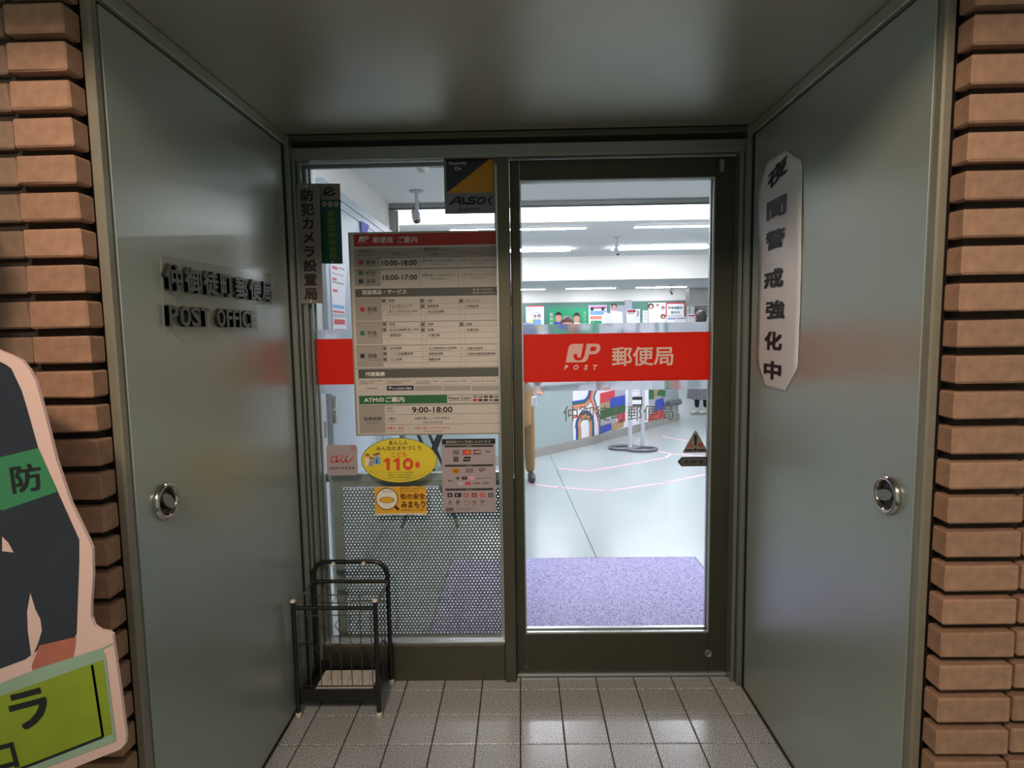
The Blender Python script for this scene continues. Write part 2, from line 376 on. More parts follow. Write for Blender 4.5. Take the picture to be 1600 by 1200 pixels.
# ---------------------------------------------------------------- outside floor with its tiles
XL, XR = -.847, .838
FL = struct('floor', MB().box(-1.9, 1.9, -.6, 2.30, -.09, -.005), 'grout')
TS = .15; gx, gy = -.1703, 1.8536
full = None
for j in range(-9, 3):
    y0 = gy+j*TS; y1 = min(y0+TS, 2.232)
    lim = (XL+.002, XR-.002) if y1 > 1.21 else (-1.57, 1.53)
    for i in range(-10, 13):
        x0, x1 = max(gx+i*TS, lim[0]), min(gx+(i+1)*TS, lim[1])
        if x1-x0 < .012: continue
        isf = abs(x1-x0-TS) < 1e-4 and abs(y1-y0-TS) < 1e-4
        if isf and full: shared('tile', full, FL, ((x0+x1)/2, (y0+y1)/2, 0)); continue
        c = ((x0+x1)/2, (y0+y1)/2, 0)
        mb = MB().box(x0+.0022, x1-.0022, y0+.0022, y1-.0022, -.0048, 0, .0012)
        me = mb.mesh('tile', 'floor_tile', c); shared('tile', me, FL, c)
        if isf: full = me
# ---------------------------------------------------------------- brick piers left and right of the recess
def pier(side, xc, pitch, z0, w1, w2, name):
    xo = 1.62
    X0, X1 = sorted((side*(xc+.018), side*xo))
    P = struct(name, MB().box(X0, X1, 1.196, 2.1, -.0, 2.9), 'mortar')
    z = z0
    while z > .07: z -= pitch
    specs = [(0, w1, .046, 0, 'brick_clay')]
    x = w1+.009; k = 0
    while xc+x < xo-.02:
        ww = min(w2, xo-xc-x); specs.append((x, x+ww, .03, .010 if side < 0 else .004, 'brick_dull' if side < 0 else 'brick_clay')); x += ww+.009
    meshes = []
    for a, b, d, back, mt in specs:
        c = (side*(xc+(a+b)/2), 1.17, 0)
        vs = []
        for t in range(3):
            mb = MB(); random.seed(hash((side > 0, len(meshes), t)) % 1000)
            mb.box(side*(xc+a), side*(xc+b), 1.17+back, 1.17+max(d, back+.028), 0, .054, .0035)
            mb.v = [(p[0]+random.uniform(-.0008, .0008), p[1]+random.uniform(-.001, .001), p[2]+random.uniform(-.0008, .0008)) for p in mb.v]
            vs.append(mb.mesh('brick', mt, c))
        meshes.append((vs, c))
    r = 0
    while z < 2.85:
        for vs, c in meshes: shared('brick', vs[(r*7+int(abs(c[0])*50)) % 3], P, (c[0], c[1], z))
        z += pitch; r += 1
    return P
pier(-1, .868, .0708, 1.617, .118, .150, 'wall_left')
pier(1, .861, .0714, 1.338, .150, .150, 'wall_right')
# fascia above the recess, and the canopy that keeps the lamp off the top bricks
struct('wall_front', MB().box(-.884, .877, 1.196, 1.36, 2.135, 2.9), 'mortar')
struct('trim_4', MB().box(-2.2, 2.2, .45, 1.15, 2.215, 2.9), 'ceiling_steel')
# ---------------------------------------------------------------- recess: ceiling, folded steel leaves, casings
C1 = struct('ceiling', MB().box(XL-.03, XR+.03, 1.215, 2.168, 2.100, 2.13), 'ceiling_steel')
def leaf(n, side, xw, lab):
    D = struct('door_%d' % n, MB().box(side*xw, side*(xw+.019), 1.243, 2.152, .008, 2.060, .0015), 'panel_steel', label=lab)
    z, y = .998, (1.34 if side < 0 else 1.324)
    a = (-side, 0, 0); c = (side*xw, y, z)
    obj('lock_ring', MB().lathe(c, a, [(.043, 0), (.045, .004), (.044, .009), (.040, .013), (.036, .013), (.033, .010), (.032, .004), (.032, -.001)]), 'chrome', D)
    obj('lock_cup', MB().lathe(c, a, [(.033, .004), (.031, .0025), (.018, .0015), (0.0005, .0015)]), 'dark_steel', D)
    t = MB(); ang = -.28 if side > 0 else -.75
    pts = [(-.031, 0), (-.02, .010), (0, .0135), (.02, .010), (.031, 0), (.02, -.010), (0, -.0135), (-.02, -.010)]
    t.slab([(side*xw-side*.013, y+p*math.cos(ang)-q*math.sin(ang), z+p*math.sin(ang)+q*math.cos(ang)) for p, q in pts], Vector(a), .007)
    obj('thumb_turn', t, 'turn_steel', D)
    return D
leaf(1, -1, -XL, 'green-grey steel leaf folded against the left side, with raised lettering'); leaf(2, 1, XR, 'green-grey steel leaf folded against the right side, with a paper banner')
for nm, s_, xw in (('trim_1', -1, -XL), ('trim_2', 1, XR)):
    a = struct(nm, MB().box(s_*xw, s_*(xw+.022), 1.214, 1.238, .0, 2.128, .004), 'trim_steel')
    obj('dark_gap', MB().box(s_*(xw+.006), s_*(xw+.021), 1.238, 1.243, 0, 2.066), 'black_gap', a)
for nm, s_, xw in (('trim_3', -1, -XL), ('trim_5', 1, XR)):
    a = struct(nm, MB().box(s_*(xw-.010), s_*(xw+.02), 1.240, 2.165, 2.066, 2.099, .002), 'ceiling_steel')
    obj('dark_gap', MB().box(s_*(xw+.006), s_*(xw+.02), 1.243, 2.155, 2.060, 2.066), 'black_gap', a)
for nm, s_, xw in (('wall_side_left', -1, -XL), ('wall_side_right', 1, XR)):   # body of the wall behind each leaf
    struct(nm, MB().box(s_*(xw+.0195), s_*(xw+.06), 1.37, 2.31, -.002, 2.13), 'black_gap')
# ---------------------------------------------------------------- entrance frame
FR = struct('wall_back', MB().box(XL-.02, XR+.02, 2.218, 2.30, 2.022, 2.45), 'bronze_frame')
obj('head_cover', MB().box(XL+.001, XR-.001, 2.178, 2.218, 2.079, 2.0985, .003), 'bronze_frame', FR)
obj('head_rail', MB().box(XL+.001, XR-.001, 2.196, 2.218, 2.016, 2.0625, .003), 'jamb_aluminium', FR)
obj('head_recess', MB().box(XL+.001, XR-.001, 2.205, 2.218, 2.0625, 2.079), 'black_gap', FR)
obj('head_shadow_gap', MB().box(XL+.001, XR-.001, 2.20, 2.218, 2.0985, 2.118), 'black_gap', FR)
for s_, xw, steps in ((-1, -XL, [(0, .020, 2.166), (.021, .031, 2.186), (.032, .046, 2.204)]), (1, XR, [(0, .020, 2.166), (.021, .036, 2.192)])):
    for a, b, y in steps: obj('jamb', MB().box(s_*(xw-a-.001), s_*(xw-b), y, 2.30, .0, 2.0155 if a else 2.0985, .0015), 'jamb_aluminium', FR)
    obj('dark_gap', MB().box(s_*(xw+.001), s_*(xw-.003), 2.1545, 2.166, .0, 2.0985), 'black_gap', FR)
obj('mullion', MB().box(-.0785, -.0355, 2.200, 2.300, .0, 2.0155, .002), 'bronze_frame', FR)
obj('bottom_rail', MB().box(-.800, -.0795, 2.214, 2.300, .0, .148, .002), 'bronze_frame', FR)
obj('sill_bead', MB().box(-.799, -.0795, 2.222, 2.262, .1485, .157, .001), 'bead_aluminium', FR)
obj('threshold', MB().box(-.0345, .801, 2.235, 2.300, -.004, .012, .001), 'bead_aluminium', FR)
WN = struct('window_1', MB().box(-.798, -.0795, 2.2625, 2.268, .157, 2.014), 'clear_glass')
for bx in ((-.800, -.786, .157, 2.0155), (-.093, -.0795, .157, 2.0155)):
    obj('glazing_bead', MB().box(bx[0], bx[1], 2.269, 2.29, bx[2], bx[3]), 'bead_aluminium', WN)
obj('glazing_bead', MB().box(-.800, -.0795, 2.248, 2.2615, 2.0005, 2.0155), 'jamb_aluminium', WN)
for dx in (-.799, ): obj('glazing_bead', MB().box(dx, dx+.008, 2.236, 2.2615, .158, 2.0), 'jamb_aluminium', WN)
obj('glazing_bead', MB().box(-.087, -.0795, 2.240, 2.2615, .158, 2.0), 'bead_aluminium', WN)
# glass door leaf
GX0, GX1, GZ0, GZ1 = .004, .7335, .172, 1.944
D3 = thing('door_3', None, None, (.39, 2.27, .014)); D3['kind'] = 'structure'
for nm, b in (('stile', (-.0335, GX0, .0145, 2.015)), ('stile', (GX1, .8015, .0145, 2.015)), ('top_rail', (GX0, GX1, GZ1, 2.015)), ('bottom_rail', (GX0, GX1, .0145, GZ0))):
    obj(nm, MB().box(b[0]+.0002, b[1]-.0002, 2.248, 2.290, b[2], b[3], .0012), 'door_bronze', D3)
obj('pane', MB().box(GX0+.001, GX1-.001, 2.2665, 2.2725, GZ0+.001, GZ1-.001), 'clear_glass', D3)
for b in ((GX0, GX0+.005, GZ0+.006, GZ1-.006), (GX1-.006, GX1, GZ0+.006, GZ1-.006), (GX0, GX1, GZ1-.006, GZ1), (GX0, GX1, GZ0, GZ0+.006)):
    obj('glazing_bead', MB().box(b[0]+.0001, b[1]-.0001, 2.2525, 2.2655, b[2], b[3]), 'bead_aluminium', D3)
    obj('glazing_bead', MB().box(b[0]+.0001-(.004 if b[0] > .5 else 0), b[1]-.0001, 2.2735, 2.2895, b[2], b[3]+(.006 if b[3] < .3 else 0)), 'bead_aluminium', D3)
k = at(1107, 1021, Y=2.247)
obj('door_lock', MB().lathe((k.x, 2.248, k.z), (0, -1, 0), [(.016, 0), (.016, .004), (.012, .006), (.010, .003), (.0005, .003)]), 'turn_steel', D3)
c = thing('door_closer', 'bronze closer arm above the top right corner of the glass door', 'door closer', (.71, 2.235, 2.0))
obj('closer_bracket', MB().slab([at(1090, 238, Y=2.22), at(1096, 229, Y=2.22), at(1152, 227, Y=2.22), at(1140, 233, Y=2.22), at(1120, 238, Y=2.22)], (0, -1, 0), .024), 'bronze_frame', c)
obj('closer_arm', MB().box(.741, .757, 2.222, 2.2475, 1.955, 2.0, .003), 'trim_steel', c)
# ---------------------------------------------------------------- films on the glass
def jp(sh, m, X, Y, w_, lv=2):
    k = w_/1250.
    f = lambda L: [(X+(x-140)*k, Y+(y-155)*k) for x, y in L]
    a = [(195, 795), (285, 330), (310, 255), (360, 195), (430, 165), (805, 155), (720, 590), (695, 625), (650, 640), (610, 625), (590, 590), (585, 505), (475, 505), (465, 580), (475, 650), (520, 700), (600, 735), (690, 725), (770, 690), (820, 620), (850, 530), (915, 155), (1078, 155), (1060, 260), (1030, 415), (1000, 520), (975, 620), (930, 720), (850, 775), (780, 790)]
    b = [(1078, 155), (1270, 155), (1350, 185), (1390, 260), (1380, 340), (1340, 430), (1270, 490), (1190, 515), (1000, 520), (1030, 415), (1170, 410), (1210, 395), (1240, 350), (1250, 290), (1225, 260), (1060, 260)]
    sh.poly(m, f(a), 'emblem', lv); sh.poly(m, f(b), 'emblem', lv)
    for ch, x0, x1 in (('P', 140, 285), ('O', 460, 635), ('S', 815, 960), ('T', 1130, 1290)):
        sh.text(m, ch, X+(x0-140)*k, Y+(880-155)*k, X+(x1-140)*k, Y+(1050-155)*k, .03, .25, lv)
def film(name, label, x0, x1, z0, z1, y, m):
    return tag(obj(name, MB().add([(x0, y, z0), (x1, y, z0), (x1, y, z1), (x0, y, z1)], [(0, 1, 2, 3)]), m, loc=((x0+x1)/2, y, z0)), label, 'window film')
rd = thing('red_film', 'wide bright red film band with white emblem and lettering across the glass door', 'window film', (.37, 2.2655, 1.18))
obj('film_band', MB().add([(GX0+.0065, 2.2657, 1.184), (GX1-.0075, 2.2657, 1.184), (GX1-.0075, 2.2657, 1.3695), (GX0+.0065, 2.2657, 1.3695)], [(0, 1, 2, 3)]), 'red_film', rd)
s = Sheet(('Y', 2.2653), '', '', '', parent=rd); s.root = rd
jp(s, 'film_white', 881.3, 537, 57)
s.text('film_white', '郵便局', 956, 541.5, 1052, 571.5, .018); s.done()
film('frosted_film', 'frosted strip just above the red band on the glass door', GX0+.0065, GX1-.0075, 1.3698, 1.407, 2.2655, 'frosted_film')
film('frosted_film', 'frosted strip just below the red band on the glass door', GX0+.0065, GX1-.0075, 1.149, 1.1837, 2.2655, 'frosted_film')
film('red_film', 'plain red film band across the side window, behind the notice board', -.789, -.0885, 1.187, 1.364, 2.2615, 'red_film')
film('frosted_film', 'pale strip above the red band on the side window', -.789, -.0885, 1.3643, 1.40, 2.2615, 'frosted_film')
film('frosted_film', 'pale strip below the red band on the side window', -.789, -.0885, 1.152, 1.1867, 2.2615, 'frosted_film')
dl = thing('glass_lettering', 'grey office name lettering stuck on the glass door below the red band', 'lettering', (.37, 2.2658, 1.03))
s = Sheet(('Y', 2.2658), '', '', '', parent=dl); s.root = dl
s.text('letter_film_grey', '仲御徒町郵便局', 880, 633.5, 1052, 657.5, -.004); s.done()
# ---------------------------------------------------------------- notice board (measured at 6.154 px per pixel from 540,340)
B = Sheet(('Y', 2.2545), 'notice_board', 'large grey opening-hours notice board with red header on the side window', 'notice board', (540, 340, 6.154), th=.006)
B.base('sign_frame', (62, 130, 1478, 2090))
R, T = B.rect, B.text
R('board_white', 78, 140, 1462, 2078, 'printed_ground', 1)
R('board_red', 80, 148, 1460, 268, 'header_bar', 2)
jp(B, 'print_white', 120, 178, 106, 3); T('print_white', '郵便局', 262, 184, 455, 245, .01, lv=3); T('print_white', 'ご案内', 500, 180, 688, 244, .01, lv=3)
def cells(m, L, lv=2):
    for q in L: R(m, *q, 'shaded_cell', lv)
cells('board_cell', [(84, 288, 1462, 372), (86, 392, 332, 482), (88, 500, 338, 658), (94, 772, 348, 992), (102, 1002, 354, 1216), (106, 1232, 362, 1436), (132, 1808, 380, 2072)])
T('text_grey', '取扱窓口', 130, 308, 280, 342, lv=3); T('text_grey', 'Service Counter', 120, 352, 290, 366, lv=3)
T('text_grey', '営業時間', 748, 290, 880, 318, .01, lv=3); T('text_grey', 'Service Hours', 892, 298, 1030, 314, lv=3)
T('text_grey', '平日', 440, 340, 495, 364, lv=3); T('text_grey', 'Weekdays', 500, 346, 590, 362, lv=3)
T('text_grey', '土曜日', 806, 338, 886, 362, lv=3); T('text_grey', 'Saturdays', 893, 344, 975, 360, lv=3)
T('red_ink', '日曜日・休日', 1102, 334, 1262, 358, lv=3); T('red_ink', 'Sundays & Holidays', 1268, 338, 1440, 354, lv=3)
for m_, ja, en, y in (('board_red', '郵便', 'Mail', 432), ('green_ink', '貯金', 'Savings', 532), ('navy', '保険', 'Insurance', 612)):
    R(m_, 126, y-20, 170, y+22, 'colour_square', 3); T('text_grey', ja, 196, y-22, 288, y+22, .01, lv=3); T('text_grey', en, 198, y+32, 198+14*len(en), y+42, lv=3)
T('ink_black', '10:00-18:00', 350, 408, 685, 462, .022, lv=3); T('ink_black', '10:00-17:00', 358, 550, 688, 600, .022, lv=3)
for y in (412, 552):
    T('text_grey', 'お取り扱いしておりません', 738, y-12, 1048, y+14, lv=3); T('text_grey', 'Out of Service', 818, y+28, 970, y+42, lv=3)
    T('pink_ink', 'お取り扱いしておりません', 1114, y-18, 1424, y+10, lv=3); T('pink_ink', 'Out of Service', 1196, y+20, 1346, y+36, lv=3)
for x0, y0, x1, y1 in [(332, 324, 1462, 328), (84, 376, 1462, 384), (86, 484, 1464, 494), (334, 288, 337, 480), (706, 330, 709, 660), (1080, 330, 1083, 660)]: R('rule_grey', x0, y0, x1, y1, 'rule', 3)
R('bar_grey', 92, 676, 1466, 756, 'header_bar', 2); T('print_white', '取扱商品・サービス', 160, 692, 585, 738, .02, lv=3)
T('print_white', '…取り扱っております', 1205, 680, 1410, 700, lv=3); T('print_white', '…取り扱っておりません', 1205, 712, 1435, 732, lv=3)
def sec(y, m_, ja, en, rows):
    R(m_, 142, y-20, 184, y+22, 'colour_square', 3); T('text_grey', ja, 212, y-22, 304, y+22, .01, lv=3); T('text_grey', en, 214, y+32, 214+14*len(en), y+42, lv=3)
    for yy, cs in rows:
        for x, mk, t, wd in cs:
            if mk: R('board_box', x, yy-20, x+42, yy+20, 'tick_box', 3); B.ell('text_grey', x+21, yy, 9, 9, 'tick_mark', 4, 12)
            else: R('text_grey', x+10, yy-2, x+30, yy+1, 'dash', 3)
            if t: T('text_grey', t, x+68, yy-14, x+68+wd, yy+10, .006, lv=3); R('rule_grey', x+68, yy+16, x+68+wd*.8, yy+19, 'small_print', 3)
sec(882, 'board_red', '郵便', 'Mail', [(800, [(346, 1, '郵便', 56), (716, 1, '印紙', 54), (1090, 1, 'ゆうパック', 140)]), (852, [(350, 0, 'チルドゆうパック', 222), (718, 1, '国際郵便', 110), (1094, 0, '内容証明', 116)]), (905, [(350, 0, '宝くじ(平日10:00-18:00)', 276), (722, 0, '地方公共団体事務', 160)])])
sec(1110, 'green_ink', '貯金', 'Savings', [(1026, [(354, 1, '貯金', 54), (722, 1, '為替', 54), (1094, 1, '振替', 54)]), (1080, [(354, 1, '振込(他の金融機関口座への送金)', 284), (722, 1, '国債', 56), (1098, 0, '投資信託', 116)]), (1132, [(358, 0, '国際送金', 110), (726, 0, '外貨両替', 112)])])
sec(1330, 'navy', '保険', 'Insurance', [(1258, [(356, 1, '生命保険', 116), (732, 0, '法人(経営者)向け生命保険', 268), (1102, 0, '変額年金保険', 150)]), (1310, [(358, 1, 'バイク自賠責保険', 222), (732, 0, '自動車保険', 136), (1102, 0, '引受条件緩和型医療保険', 272)]), (1364, [(360, 1, 'がん保険', 116), (732, 0, '傷害保険', 112)])])
for y in (824, 874, 930, 1046, 1104, 1160, 1282, 1334, 1388): R('rule_grey', 350, y, 1470, y+2, 'rule', 3)
for y in (994, 1220, 1440): R('rule_grey', 96, y, 1474, y+6, 'rule', 3)
for x in (398, 720, 768, 1092, 1142): R('rule_grey', x, 772, x+2, 992, 'rule', 3); R('rule_grey', x+6, 1002, x+8, 1216, 'rule', 3); R('rule_grey', x+12, 1230, x+14, 1436, 'rule', 3)
R('bar_grey', 122, 1450, 1478, 1536, 'header_bar', 2); T('print_white', '代理業務', 190, 1484, 380, 1526, .02, lv=3)
for i, t in enumerate(['株式会社ゆうちょ銀行 銀行代理業者', '郵便貯金簡易生命保険管理', '独立行政法人代理店', '日本銀行歳入代理店', '日本銀行歳入復代理店']):
    x = 124+i*272; R('rule_grey', x, 1548, x+262, 1602, 'cell_ground', 2); R('board_white', x+2, 1550, x+260, 1600, 'cell', 3); T('text_grey', t, x+10, 1566, x+230, 1578, lv=4); 
    if i < 3: T('text_grey', '日本郵便株式会社', x+10, 1584, x+150, 1596, lv=4)
    R('navy' if i == 1 else ('board_white' if i == 0 else 'board_cell'), x, 1616, x+260, 1662, 'cell', 3)
T('text_grey', '日本郵便代理店', 200, 1636, 310, 1650, lv=4); jp(B, 'print_white', 415, 1628, 30, 4); T('print_white', 'かんぽ生命 代理店', 452, 1632, 636, 1652, .01, lv=4)
R('green_bar', 130, 1708, 974, 1790, 'header_bar', 2); T('print_white', 'ATMのご案内', 178, 1724, 565, 1776, .02, lv=3)
R('text_grey', 974, 1700, 1484, 1786, 'cell_ground', 2); R('board_white', 977, 1704, 1480, 1782, 'cell', 3); T('ink_black', 'Need Cash?', 990, 1720, 1208, 1746, .015, lv=4); R('text_grey', 990, 1754, 1208, 1758, 'small_print', 4)
for i, (a, b) in enumerate([('rule_grey', 'board_red'), ('rule_grey', 'text_grey'), ('text_grey', 'text_grey'), ('text_grey', 'rule_grey'), ('rule_grey', 'text_grey')]):
    R(a, 1226+i*51, 1712, 1266+i*51, 1732, 'card_mark', 4); R(b, 1226+i*51, 1742, 1266+i*51, 1766, 'card_mark', 4)
T('text_grey', '営業時間', 178, 1916, 345, 1952, .01, lv=3); T('text_grey', 'Service Hours', 196, 1966, 326, 1978, lv=3)
T('text_grey', '平日', 398, 1826, 448, 1850, lv=3); T('text_grey', '土曜日', 398, 1920, 480, 1946, lv=3); T('red_ink', '日曜日・休日', 400, 2012, 558, 2036, .006, lv=3)
for y, t in ((1860, 'Weekdays'), (1956, 'Saturdays')): T('text_grey', t, 400, y, 480, y+12, lv=3)
T('pink_ink', 'Sundays & Holidays', 402, 2048, 560, 2060, lv=3)
T('ink_black', '9:00-18:00', 640, 1818, 1028, 1876, .02, lv=3)
T('text_grey', 'お取り扱いしておりません', 668, 1914, 1002, 1942, .004, lv=3); T('text_grey', 'Out of Service', 745, 1954, 930, 1974, lv=3)
T('pink_ink', 'お取り扱いしておりません', 668, 2008, 1002, 2034, .004, lv=3); T('pink_ink', 'Out of Service', 748, 2044, 930, 2062, lv=3)
R('rule_grey', 382, 1886, 1490, 1889, 'rule', 3); R('rule_grey', 382, 1982, 1490, 1985, 'rule', 3); R('rule_grey', 130, 1796, 1488, 1802, 'rule', 3)
B.done()
# ---- security plate (700,240..; 4.324 px per pixel from 430,230)
s = Sheet(('Y', 2.2445), 'security_plate', 'navy and yellow alarm company plate at the top of the side window', 'sign', (430, 230, 4.324), th=.003)
s.base('alarm_grey', (1142, 70, 1488, 448)); s.poly('alarm_navy', [(1154, 82), (1452, 78), (1160, 308)], lv=1); s.poly('alarm_yellow', [(1452, 78), (1476, 78), (1478, 306), (1160, 309)], lv=1)
s.text('print_white', 'Security', 1172, 96, 1292, 124, .0); s.text('print_white', 'On', 1212, 130, 1254, 156)
s.poly('ink_black', [(1168, 388), (1222, 334), (1250, 334), (1262, 388), (1240, 388), (1236, 372), (1208, 372), (1192, 388)], 'lettering', 2); s.poly('alarm_grey', [(1214, 362), (1232, 344), (1236, 362)], 'lettering_gap', 3)
s.poly('ink_black', [(1262, 334), (1280, 334), (1282, 372), (1308, 372), (1308, 388), (1264, 388)], 'lettering', 2)
s.line('ink_black', [(1362, 340), (1318, 340), (1306, 352), (1316, 361), (1344, 361), (1352, 372), (1340, 382), (1296, 382)], 14, 'lettering', 2)
s.line('ink_black', [(1372, 382), (1366, 372), (1374, 346), (1392, 340), (1412, 340), (1420, 352), (1410, 376), (1396, 382), (1372, 382)], 13, 'lettering', 2)
s.line('ink_black', [(1464, 332), (1438, 358), (1462, 388)], 13, 'lettering', 2)
s.text('navy', '警備保障', 1240, 408, 1384, 432, .0); s.done()
# ---- camera notice plate, licence plate (5.4545 px per pixel from 450,270)
s = Sheet(('Y', 2.190), 'camera_notice', 'tall grey camera notice plate with dark lettering at the left jamb', 'sign', (450, 270, 5.4545), th=.003)
s.base('sign_grey', pts=[(72, 92), (264, 92), (298, 1112), (90, 1116)]); s.column('ink_black', '防犯カメラ設置局', 160, 118, 132, 1092, .035, cxb=200, fill=.9)
for x, y in ((157, 114), (196, 1096)): s.ell('print_white', x, y, 7, 7, 'screw', 2, 12)
s.done()
s = Sheet(('Y', 2.2485), 'licence_plate', 'small grey and dark green plate with faded yellow lettering beside the camera notice', 'sign', (450, 270, 5.4545), th=.003)
s.base('sign_grey', pts=[(236, 92), (442, 92), (466, 774), (262, 774)]); s.poly('olive_sign', [(240, 232), (446, 230), (465, 772), (262, 772)], 'green_ground')
s.arc('ink_black', 356, 160, 34, 54, .2, 5.2, 'emblem', 2, 24, .68); s.line('ink_black', [(300, 190), (330, 165), (400, 138)], 9, 'emblem', 2); s.line('ink_black', [(335, 172), (375, 158)], 12, 'emblem', 2)
for cx, ch in ((307, 'N'), (359, 'H'), (410, 'K')): s.ell('sign_grey_light', cx, 268, 21, 23, 'emblem', 2, 20); s.text('olive_sign', ch, cx-9, 257, cx+9, 280, .03, .2, lv=3)
s.column('gold_ink', '受信契約取扱局', 362, 66, 322, 738, .02, cxb=386, fill=.9); s.ell('print_white', 379, 757, 6, 6, 'screw', 2, 10); s.done()
# ---- stickers
Q = (500, 670, 5.517)
s = Sheet(('Y', 2.2595), 'wifi_sticker', 'square mauve sticker with orange-red script logo, left of the oval sticker', 'sticker', Q, th=.001)
rr = []
for cx, cy, a0 in ((76, 166, PI), (296, 162, 1.5*PI), (302, 376, 0), (84, 380, .5*PI)):
    rr += [(cx+24*math.cos(a0+i*PI/10), cy+24*math.sin(a0+i*PI/10)) for i in range(6)]
s.base('mauve_sheet', pts=rr)
s.arc('orange_logo', 120, 262, 20, 32, .3, 5.9, 'emblem', 2, 20, 1.0); s.line('orange_logo', [(156, 226), (143, 262), (146, 288), (160, 284), (176, 262)], 12, 'emblem', 2)
s.line('orange_logo', [(196, 226), (183, 268), (190, 290), (208, 286), (224, 262)], 12, 'emblem', 2); s.line('orange_logo', [(236, 226), (222, 266), (230, 290), (252, 282), (276, 256), (290, 242)], 12, 'emblem', 2)
for r_ in (10, 26, 42): s.arc('orange_logo', 262, 190, r_, r_+5, -1.5, -.1, 'emblem', 2, 8)
s.text('brown_ink', 'Wi-Fiつかえます', 84, 326, 302, 350, .02); s.done()
s = Sheet(('Y', 2.2595), 'oval_sticker', 'yellow oval sticker with big vermilion 110 on the side window', 'sticker', (560, 680, 12.308), th=.001)
s.base('yellow_sheet', pts=[(785+730*math.cos(2*PI*i/48), 485+432*math.sin(2*PI*i/48)) for i in range(48)])

for i in range(48):
    a0, a1 = 2*PI*i/48, 2*PI*(i+1)/48; s.poly('green_ink', [(785+730*math.cos(a0), 485+432*math.sin(a0)), (785+730*math.cos(a1), 485+432*math.sin(a1)), (785+718*math.cos(a1), 485+422*math.sin(a1)), (785+718*math.cos(a0), 485+422*math.sin(a0))], 'rim_line', 1)
s.text('text_grey', 'あんしん', 585, 100, 955, 185, .012); s.text('text_grey', 'みんなのまちづくり', 345, 205, 1205, 292, .012); s.text('vermilion', 'こども', 630, 325, 935, 415, .012)
for x in (480, 670): s.poly('vermilion', [(x, 492), (x+62, 440), (x+125, 440), (x+125, 672), (x+60, 672), (x+60, 512), (x, 516)], 'lettering', 2)
s.arc('vermilion', 955, 555, 46, 102, 0, 2*PI, 'lettering', 2, 28, 1.14); s.text('vermilion', '番', 1085, 505, 1190, 628, .03)
s.text('green_ink', '上野・下谷・浅草・蔵前警察署', 560, 706, 1048, 728); s.text('green_ink', '台東区子ども安全安心対策本部', 570, 752, 1036, 776); s.text('green_ink', '台東区・台東区教育委員会', 586, 798, 1018, 822)
for i in range(34):
    a = 2.62-i*.0615; s.ell('green_ink', 785+655*math.cos(a), 485+378*math.sin(a), 8, 6, 'small_print', 2, 6)
for cx, cy, h, cl in ((175, 395, 1.25, 'print_white'), (245, 455, .95, 'mauve_sheet'), (320, 392, 1.0, 'poster_blue'), (382, 372, 1.25, 'poster_blue')):
    s.poly(cl, [(cx-42, cy+150*h), (cx-34, cy+45), (cx, cy+25), (cx+34, cy+45), (cx+44, cy+150*h)], 'figure_drawing', 2); s.ell('skin', cx, cy+6, 30, 32, 'figure_drawing', 3, 16)
    s.arc('hair', cx, cy, 18, 38, PI, 2*PI, 'figure_drawing', 4, 10)
s.done()
s = Sheet(('Y', 2.2595), 'patrol_sticker', 'amber rectangular sticker with a magnifying glass, below the oval sticker', 'sticker', Q, th=.001)
s.base('amber_sheet', (472, 500, 918, 745)); s.rect('print_white', 472, 728, 918, 745, 'white_edge', 1)
s.ell('brown_ink', 577, 604, 97, 95, 'lens_drawing', 2, 36); s.ell('print_white', 577, 604, 90, 88, 'lens_drawing', 3, 36); s.poly('brown_ink', [(638, 676), (655, 660), (688, 690), (672, 706)], 'lens_drawing', 2)
s.text('brown_ink', 'TAITO CITY TOKYO', 530, 534, 628, 548, .0, lv=4); s.ell('amber_sheet', 577, 612, 62, 26, 'lens_drawing', 4, 24); s.arc('brown_ink', 577, 612, 58, 64, 0, 2*PI, 'lens_drawing', 5, 24, .42)
for t, a in (('見守ります・見まもります', (690, 506, 906, 524)), ('見つけたら声かけ', (690, 530, 850, 544)), ('台東区はみまもり応援中', (700, 692, 900, 704))): s.text('brown_ink', t, *a)
s.text('brown_ink', '街の安全', 692, 556, 908, 608, .03); s.text('brown_ink', 'みまもり', 700, 622, 908, 682, .03); s.text('text_grey', '私たちは「街の安全みまもり」活動に協力しています', 478, 732, 914, 744); s.done()
s = Sheet(('Y', 2.2595), 'payment_sticker', 'tall mauve-grey sticker of payment logos under the notice board', 'sticker', (690, 675, 9.2316), th=.001)
s.base('mauve_sheet', (6, 98, 782, 1160)); s.rect('ink_black', 6, 98, 776, 176, 'header_bar', 1); s.text('sign_grey_light', '郵便窓口でご利用いただけます', 66, 120, 708, 162, .01)
for y in (204, 484, 828): s.rect('text_grey', 42+(y-204)*.02, y-16, 742, y+14, 'rule_bar', 1); s.rect('sign_grey_light', 350, y-3, 440, y+2, 'small_print', 2)
s.rect('navy', 145, 258, 268, 264, 'logo', 1); s.text('ink_black', 'VISA', 165, 276, 252, 312, .03, .3); s.rect('navy', 155, 322, 270, 327, 'logo', 1)
s.rect('board_red', 305, 258, 424, 328, 'logo', 1); s.ell('vermilion', 346, 292, 26, 26, 'logo', 2, 16); s.ell('alarm_yellow', 384, 292, 26, 26, 'logo', 3, 16)
for i, m_ in enumerate(('navy', 'board_red', 'green_ink')): s.rect(m_, 462+i*36, 256, 494+i*36, 324, 'logo', 1)
s.text('print_white', 'JCB', 468, 276, 560, 302, .02); s.text('text_grey', '銀聯', 632, 268, 700, 300)
s.rect('bar_grey', 168, 356, 246, 430, 'logo', 1); s.poly('ink_black', [(325, 356), (426, 356), (408, 424), (308, 424)], 'logo', 1); s.rect('mauve_sheet', 330, 384, 408, 396, 'logo', 2)
